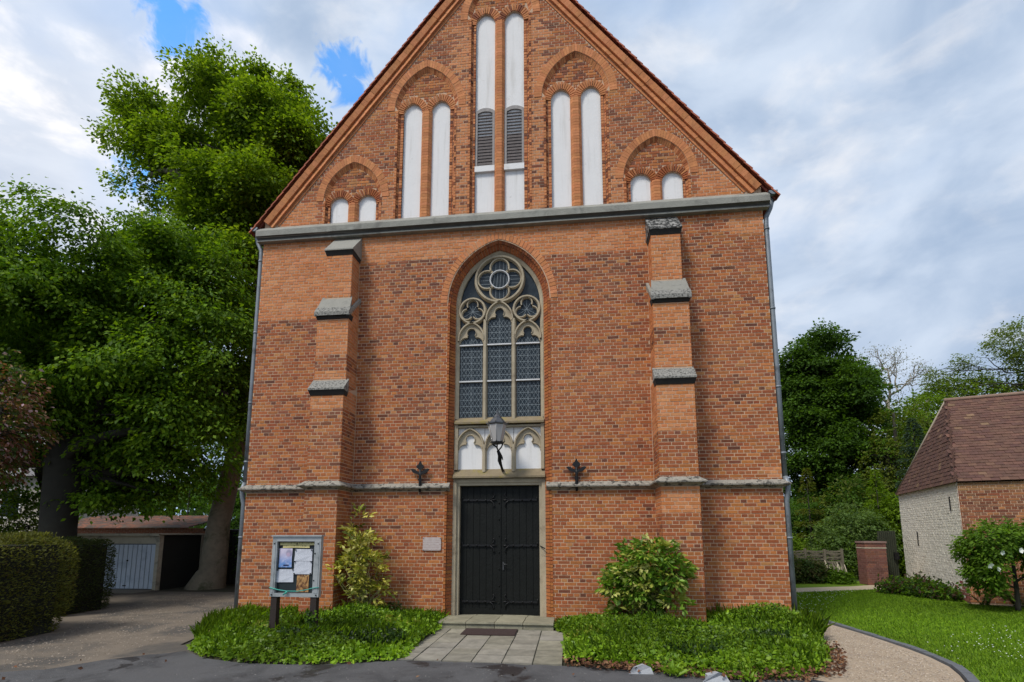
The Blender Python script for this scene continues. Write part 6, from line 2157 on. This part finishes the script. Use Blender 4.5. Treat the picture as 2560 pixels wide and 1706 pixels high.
m.build('brickwork', M_BRICK, gp, kind='stuff')
m = MB(); m.box(PX0 - 0.015, PX1 + 0.015, PYF - 0.02, PYF + 0.52, 1.341, 1.40); m.build('coping', simple('pier_cap', (0.25, 0.16, 0.14), 0.9), gp, attr=False)
m = MB(); m.box(PX0 - 0.004, PX1 + 0.004, PYF - 0.006, PYF + 0.5, 1.17, 1.20); m.build('mortar_band', M_CREAM, gp, attr=False)
gt = thing('garden_gate', 'tall dark narrow slatted wooden gate between the brick pier and the whitewashed house', 'gate', (12.1, 8.55, 0))
for i in range(9):
    a = 11.74 + i * 0.081
    m = MB(); m.box(a, a + 0.050, 8.5 + i * 0.03, 8.525 + i * 0.03, 0.06, 1.74 + random.uniform(-.01, .01)); m.build('slat', M_GATE, gt, attr=False)
m = MB()
for z in (0.25, 1.45):
    m.hexa([(11.74, 8.53, z), (12.46, 8.79, z), (12.46, 8.83, z), (11.74, 8.57, z), (11.74, 8.53, z + .09), (12.46, 8.79, z + .09), (12.46, 8.83, z + .09), (11.74, 8.57, z + .09)])
m.build('rail', M_GATE, gt, attr=False)
m = MB(); m.box(12.28, 12.42, 8.62, 8.69, 0.78, 1.02); m.build('lock_box', M_IRON, gt, attr=False)

fe = thing('woven_fence', 'weathered horizontal woven board fence behind the verge', 'fence', (10, 9.4, 0))
fx = [8.2, 9.0, 9.75, 10.4, 10.98]
for x in fx:
    m = MB(); m.box(x - 0.035, x + 0.035, 9.33, 9.40, -0.05, 1.12 + random.uniform(-.03, .05)); m.build('post', M_FENCE, fe, attr=False)
for k in range(9):
    z = 0.42 + k * 0.072
    for i in range(4):
        m = MB()
        x0, x1 = fx[i], fx[i + 1]
        s = 1 if (i + k) % 2 else -1
        pts = []
        N_ = 7
        for q in range(N_ + 1):
            f = q / N_
            pts.append((x0 + (x1 - x0) * f, 9.365 + s * 0.045 * math.sin(math.pi * f), z + 0.012 * math.sin(5 * f + k) + random.uniform(-.006, .006)))
        vs = [(p[0], p[1], p[2]) for p in pts] + [(p[0], p[1], p[2] + 0.055) for p in pts] + [(p[0], p[1] + 0.012, p[2]) for p in pts] + [(p[0], p[1] + 0.012, p[2] + 0.055) for p in pts]
        w = N_ + 1
        m.add(vs, [(j, j + 1, w + j + 1, w + j) for j in range(N_)] + [(w + j, w + j + 1, 3 * w + j + 1, 3 * w + j) for j in range(N_)] + [(2 * w + j, 3 * w + j, 3 * w + j + 1, 2 * w + j + 1) for j in range(N_)])
        m.build('slat', M_FENCE, fe, attr=False)
sp = thing('stick_stack', 'row of pale upright split sticks stacked against the woven fence by the pier', 'wood stack', (10.5, 9.1, 0))
for i in range(34):
    x = 9.75 + i * 0.037 + random.uniform(-.02, .02)
    h = random.uniform(0.45, 0.72)
    m = MB(); y = 9.02 + random.uniform(0, .08)
    m.tube([(x, y - 0.1, 0.0), (x + random.uniform(-.07, .07), y + 0.05, h * .5), (x + random.uniform(-.08, .08), y + 0.2, h)], [0.016, 0.02, 0.014], 5)
    m.build('stick', M_STICK if random.random() < 0.6 else M_FENCE, sp, attr=False)
ln = thing('garden_shelter', 'small open garden shelter with a pinkish roof just visible past the church corner', 'shelter', (8.6, 12.5, 0))
m = MB(); m.hexa([(7.2, 12, 1.50), (9.85, 12, 1.44), (9.85, 13.6, 1.44), (7.2, 13.6, 1.50), (7.2, 12, 1.56), (9.85, 12, 1.48), (9.85, 13.6, 1.48), (7.2, 13.6, 1.56)]); m.build('roof', M_PINKROOF, ln, attr=False)
for x in (7.3, 9.6):
    for y in (12.1, 13.5):
        m = MB(); m.box(x - 0.05, x + 0.05, y - 0.05, y + 0.05, -0.05, 1.45); m.build('post', M_POST, ln, attr=False)
m = MB(); m.tube([(9.55, 12.1, 1.1), (9.2, 12.1, 1.45)], 0.03, 5); m.build('brace', M_POST, ln, attr=False)

# ================================================================== TREES AT THE RIGHT
def bush(name, label, x, y, w, h, cols, seed, n=380, leaf=0.11, cat='bush', group=None, gap=0.2):
    lobes = [(x, y, h * .62, w * .62, w * .55, h * .38), (x - w * .45, y, h * .42, w * .5, w * .45, h * .34), (x + w * .48, y + .1, h * .45, w * .5, w * .45, h * .36), (x + w * .1, y - w * .3, h * .28, w * .6, w * .4, h * .28)]
    return tree(name, label, cat, (x, y, 0), [(x, y, 0), (x, y, h * .35), (x, y, h * .7)], [0.06, 0.05, 0.02], lobes, int(n * 1.5), 14, leaf, cols, seed, spread=leaf * 2.4, limb_r=0.03, limbs=9, group=group, gap=gap)


tree('dense_tree', 'tall dense dark green tree just past the church corner, tallest on that side', 'tree', (16.4, 20, 0), [(16.4, 20, 0), (16.3, 20, 4), (16.5, 20, 8), (16.6, 20, 11)], [0.45, 0.38, 0.28, 0.10],
     [(15.9, 20, 11.5, 1.9, 2.2, 1.6), (14.4, 20, 10.2, 2.0, 2.0, 1.7), (17.3, 20, 10.3, 1.5, 2.0, 1.5), (16.0, 19.0, 8.6, 2.1, 2.0, 1.6), (16.2, 18.4, 10.0, 1.6, 1.2, 1.4), (14.4, 19.6, 7.4, 2.0, 1.8, 1.6), (17.5, 19.8, 7.9, 1.6, 1.8, 1.4), (15.8, 18.6, 6.0, 2.2, 1.8, 1.4), (14.2, 18.8, 4.6, 1.9, 1.7, 1.4), (17.2, 18.4, 5.0, 1.7, 1.8, 1.3), (15.6, 17.6, 3.2, 2.2, 1.6, 1.3)],
     5600, 20, 0.18, TD + TG[:1], 606, gap=0.42, clump=7, gf=1.0, droop=0.3, spread=0.50, limb_r=0.12, bark=M_BARKD)
# thin bare-topped tree
bt = thing('bare_tree', 'slender nearly leafless tree with pale twigs against the sky', 'tree', (20.2, 22, 0))
m = MB(); m.tube([(20.2, 22, 0), (20.3, 22, 4), (20.5, 22, 8.2), (20.6, 22, 9.6)], [0.20, 0.17, 0.13, 0.11], 8); m.build('trunk', M_BARKL, bt, attr=False)
m = MB(); tips = []
def grow(a, d, L, r, lev):
    b = a + d * L
    pts = [a, a.lerp(b, .35) + Vector(rng.normal(size=3)) * L * .10, a.lerp(b, .7) + Vector(rng.normal(size=3)) * L * .10, b]
    m.tube(pts, [r, r * .85, r * .7, r * .55], 5 if lev > 1 else 6)
    if lev >= 5:
        tips.append(b); return
    if lev >= 2:
        tips.append(b)
    for _ in range(3 if lev < 4 else 2):
        nd = (d + Vector(rng.normal(size=3)) * 0.62 + Vector((0, 0, 0.12))).normalized()
        grow(b if random.random() < .7 else pts[2], nd, L * random.uniform(.62, .85), r * .58, lev + 1)
for dd in ((-0.45, 0, 1), (0.5, 0.1, 0.9), (0.1, -0.2, 1)):
    grow(Vector((20.6, 22, 9.4)), Vector(dd).normalized(), 1.25, 0.085, 1)
grow(Vector((21.0, 22, 8.0)), Vector((0.5, 0, 0.8)).normalized(), 0.9, 0.06, 2)
m.build('branches', M_BARKL, bt, attr=False, kind='stuff')
T_ = np.array([tuple(q) for q in tips]); T_ = np.repeat(T_, 4, axis=0) + rng.normal(size=(len(T_) * 4, 3)) * 0.16
leaves('crown', T_, rand_unit(len(T_)) + np.array([0, 0, .6]), rand_unit(len(T_)), 0.10, 0.055, pick([(0.20, 0.21, 0.10), (0.26, 0.24, 0.15), (0.15, 0.17, 0.06)], len(T_)), M_LEAF, bt)

tree('acacia_tree', 'open feathery light green tree above the house ridge, spreading sideways', 'tree', (29.5, 22, 0), [(29.5, 22, 0), (29.4, 22, 6), (29.0, 22, 10), (28.8, 22, 12.4)], [0.32, 0.26, 0.18, 0.08],
     [(28.6, 22, 13.0, 1.9, 1.6, 1.1), (26.4, 22, 12.0, 1.7, 1.4, 0.8), (24.4, 22, 11.3, 1.5, 1.2, 0.5), (27.2, 22, 10.7, 2.2, 1.5, 0.7), (31.0, 22, 13.2, 2.2, 1.6, 1.4), (30.6, 22, 11.2, 2.2, 1.6, 1.2), (24.9, 22, 10.4, 1.3, 1.1, 0.45), (33.5, 22, 12.4, 2.0, 1.6, 1.6)],
     2300, 13, 0.13, TL, 707, gap=0.95, gf=1.3, droop=0.15, spread=0.40, limb_r=0.05, limbs=16)
tree('round_tree', 'rounded mid-green tree crown peeping up behind the house roof', 'tree', (25.4, 23.5, 0), [(25.4, 23.5, 0), (25.4, 23.5, 4), (25.5, 23.5, 8)], [0.3, 0.25, 0.1],
     [(25.6, 23.5, 9.2, 2.6, 2.2, 2.2), (23.6, 23.4, 7.4, 1.8, 1.8, 2.0), (28.2, 23.5, 8.9, 2.2, 2.0, 2.2)], 1300, 15, 0.17, TG2[:2] + TL[:1], 808, spread=0.4, limb_r=0.1)
tree('green_tree', 'fresh green rounded tree between the slender tree and the house hip', 'tree', (21.8, 20.5, 0), [(21.8, 20.5, 0), (21.8, 20.5, 4), (21.7, 20.5, 7.5)], [0.28, 0.22, 0.1],
     [(21.6, 20.5, 8.0, 1.6, 1.5, 1.5), (20.4, 20.2, 6.6, 1.5, 1.5, 1.5), (22.6, 20.3, 6.4, 1.5, 1.5, 1.6), (21.4, 19.6, 4.8, 2.0, 1.5, 1.5)], 1300, 15, 0.15, TG2[:3], 909, spread=0.36, limb_r=0.09)
tree('olive_tree', 'olive-tinged thin tree in front of the slender bare tree', 'tree', (17.3, 16.5, 0), [(17.3, 16.5, 0), (17.4, 16.5, 3.5), (17.5, 16.5, 7.6)], [0.16, 0.12, 0.05],
     [(17.6, 16.5, 6.8, 1.1, 1.0, 1.3), (16.9, 16.3, 5.2, 1.2, 1.0, 1.1), (18.2, 16.3, 5.0, 1.2, 1.0, 1.2), (17.2, 15.9, 3.4, 1.5, 1.0, 1.1)], 700, 11, 0.14, TO + TG[:1], 111, spread=0.3, limb_r=0.05)


def conifer(name, label, x, y, h, w, cols, seed, n=2600, up=0.0, leaf=0.13, rows=None):
    t = thing(name, label, 'conifer', (x, y, 0))
    m = MB(); m.tube([(x, y, 0), (x, y, h * .5), (x, y, h * 0.97)], [0.02 + h * 0.010, 0.012 + h * 0.004, 0.004], 7); m.build('trunk', M_BARKD, t, attr=False)
    z = h * (1 - np.sqrt(rng.random(n)) * 0.95)
    tiers = rows or max(5, int(h * 2.2))
    z = (np.floor(z / h * tiers) + rng.uniform(0.1, 0.55, n)) / tiers * h
    top_ = rng.random(n) < 0.12
    z[top_] = h * rng.uniform(0.78, 1.0, top_.sum())
    rad = (w * (1 - np.minimum(z / h, 1)) ** 0.85 + 0.03) * np.sqrt(rng.uniform(0.05, 1.0, n))
    az = rng.uniform(0, 6.283, n); az = az + 0.25 * np.sin(az * 5 + z * 3)
    P = np.stack([x + rad * np.cos(az), y + rad * np.sin(az), z - rad * 0.28 + up * rad * rad], 1)
    D = np.stack([np.cos(az), np.sin(az), np.full(n, -0.25 + up)], 1) + rand_unit(n) * 0.45
    leaves('foliage', P, rand_unit(n) * 0.5 + np.array([0, 0, 1]), D, leaf * rng.uniform(0.7, 1.5, n), leaf * 0.35, pick(cols, n), M_LEAF, t, fold=0.2, droop=0.1)
    return t


conifer('dark_conifer', 'dark narrow conifer rising behind the house ridge within the feathery tree', 27.9, 21.0, 12.1, 1.5, [(0.03, 0.045, 0.02), (0.04, 0.055, 0.022)], 12, 4200, leaf=0.2)
conifer('blue_spruce', 'grey-blue spruce close to the hip of the house roof', 16.2, 13.2, 6.6, 1.7, TB, 13, 5200, up=0.05, leaf=0.16)
conifer('young_spruce', 'slim bright green young spruce with a pointed tip beside the house eaves', 13.6, 11.6, 4.2, 0.95, TG2, 14, 2600, up=0.10)
conifer('young_spruce', 'brownish green young spruce nearer the church than the bright one', 11.8, 13.4, 4.5, 0.95, TO + [(0.10, 0.085, 0.03)], 15, 2600, up=0.10)
conifer('cypress', 'very dark small conical cypress behind the woven fence', 10.6, 12.8, 2.5, 0.55, [(0.018, 0.04, 0.022), (0.024, 0.05, 0.026)], 16, 2600, leaf=0.09)
bush('willow_bush', 'grey-green willow-like bush behind the brick pier', 12.3, 11.2, 1.5, 2.9, TW, 17, 620, 0.11)
bush('garden_bush', 'mid green bush behind the dark gate and the house end', 14.4, 11.8, 1.4, 3.3, TG2[:3], 18, 620, 0.13, group='bushes in the garden behind')
bush('garden_bush', 'light green bush rising over the woven fence near the pier', 11.4, 10.6, 0.8, 1.7, TW + TG2[:1], 19, 420, 0.09, group='bushes in the garden behind')
bush('garden_bush', 'dark green bush beneath the tall dense tree', 12.6, 15.6, 2.0, 3.4, TD + TG[:1], 20, 640, 0.15, group='bushes in the garden behind')
bush('garden_bush', 'olive bush in the shade between the two young spruces', 14.2, 14.6, 1.8, 4.2, TO + TD, 22, 640, 0.15, group='bushes in the garden behind')
bush('golden_bush', 'small bright yellow-green bush beside the pinkish roof', 10.05, 11.3, 0.55, 1.62, TY, 23, 330, 0.09)
bush('verge_bush', 'rusty green bush in front of the woven fence next to the church corner', 8.75, 8.7, 0.62, 0.98, [(0.07, 0.095, 0.02), (0.09, 0.085, 0.03), (0.055, 0.085, 0.018)], 24, 330, 0.08)
bush('verge_bush', 'dark green bush in front of the woven fence, second from the church corner', 9.55, 8.7, 0.60, 0.82, [(0.055, 0.085, 0.02), (0.085, 0.08, 0.03), (0.04, 0.08, 0.015)], 25, 330, 0.08)
bush('verge_bush', 'low fresh green plant at the foot of the pale sticks', 10.3, 8.6, 0.55, 0.42, GREENS, 26, 260, 0.08)

# far woods closing the view all round, past everything one can tell apart
n = 26000
az = rng.uniform(-2.2, 2.2, n)
rr = rng.uniform(44, 58, n)
hz = 7.5 + 2.6 * np.sin(az * 9) + 1.6 * np.sin(az * 23 + 1)
left = az < -0.02
hz = np.where(left, hz * 0.95, hz)
P = np.stack([rr * np.sin(az), rr * np.cos(az), hz * np.sqrt(rng.random(n)) ], 1)
o = leaves('far_woods', P, rand_unit(n) + np.array([0, -0.3, 0.7]), rand_unit(n), rng.uniform(0.6, 1.2, n), rng.uniform(0.5, 0.9, n), pick(TD + TG[:1], n), M_LEAF, kind='stuff')
tag(o, 'far belt of woods closing the view behind the gardens', 'woods')

# loose pebbles on the paths and bits of leaf blown over the asphalt
def pebbles(poly, n, lo, hi, cols, z=0.0):
    P2 = sample_poly(poly, n)
    r_ = rng.uniform(lo, hi, n)
    base = np.array([(1, 0, 0), (0, 1, 0), (-1, 0, 0), (0, -1, 0), (0, 0, 0.7)])
    th = rng.uniform(0, 6.28, n); c, s = np.cos(th), np.sin(th)
    V = np.empty((n, 5, 3))
    for i, b in enumerate(base):
        k = rng.uniform(0.6, 1.1, n) * r_
        V[:, i, 0] = P2[:, 0] + (b[0] * c - b[1] * s) * k
        V[:, i, 1] = P2[:, 1] + (b[0] * s + b[1] * c) * k
        V[:, i, 2] = z + b[2] * k
    F = (np.arange(n) * 5)[:, None, None] + np.array([[0, 1, 4], [1, 2, 4], [2, 3, 4], [3, 0, 4]])[None]
    return mesh_np('pebbles', V.reshape(-1, 3), F.reshape(-1, 3), np.repeat(pick(cols, n), 4, axis=0), M_DRY, kind='stuff')


PATHP = [(4.4, -3.9), (5.35, -4.1), (5.8, -3.4), (6.2, -2.5), (6.28, -1.0), (6.1, 1.0), (5.6, 1.0), (5.6, -0.4), (5.2, -1.8), (4.7, -3.0)]
pebbles(PATHP, 7000, 0.004, 0.013, [(0.40, 0.32, 0.23), (0.50, 0.42, 0.33), (0.28, 0.21, 0.15), (0.36, 0.30, 0.25)])
pebbles([(-9, -4.0), (-5.2, -4.0), (-5.0, -2.4), (-5.4, -0.6), (-5.6, 3.0), (-9.5, 3.4), (-8.6, 0.0), (-7.2, -2.0)], 4500, 0.006, 0.02, [(0.22, 0.18, 0.14), (0.30, 0.25, 0.20), (0.17, 0.14, 0.11)], -0.010)
pebbles([(-7, -6.5), (6, -6.5), (4.8, -3.8), (2, -3.35), (1.3, -3.2), (-0.9, -3.2), (-3, -3.6), (-4.6, -3.4)], 2600, 0.003, 0.011, [(0.10, 0.095, 0.09), (0.16, 0.15, 0.145), (0.22, 0.21, 0.20)], -0.003)
litter([(-6, -5.2), (5, -5.2), (4.4, -3.7), (2.4, -3.45), (1.4, -3.2), (-0.9, -3.2), (-3, -3.55), (-4.6, -3.2), (-6.0, -3.8)], 45)
litter([(1.28, -3.0), (1.9, -3.12), (2.3, -3.3), (2.2, -3.4), (1.3, -3.15)], 260)
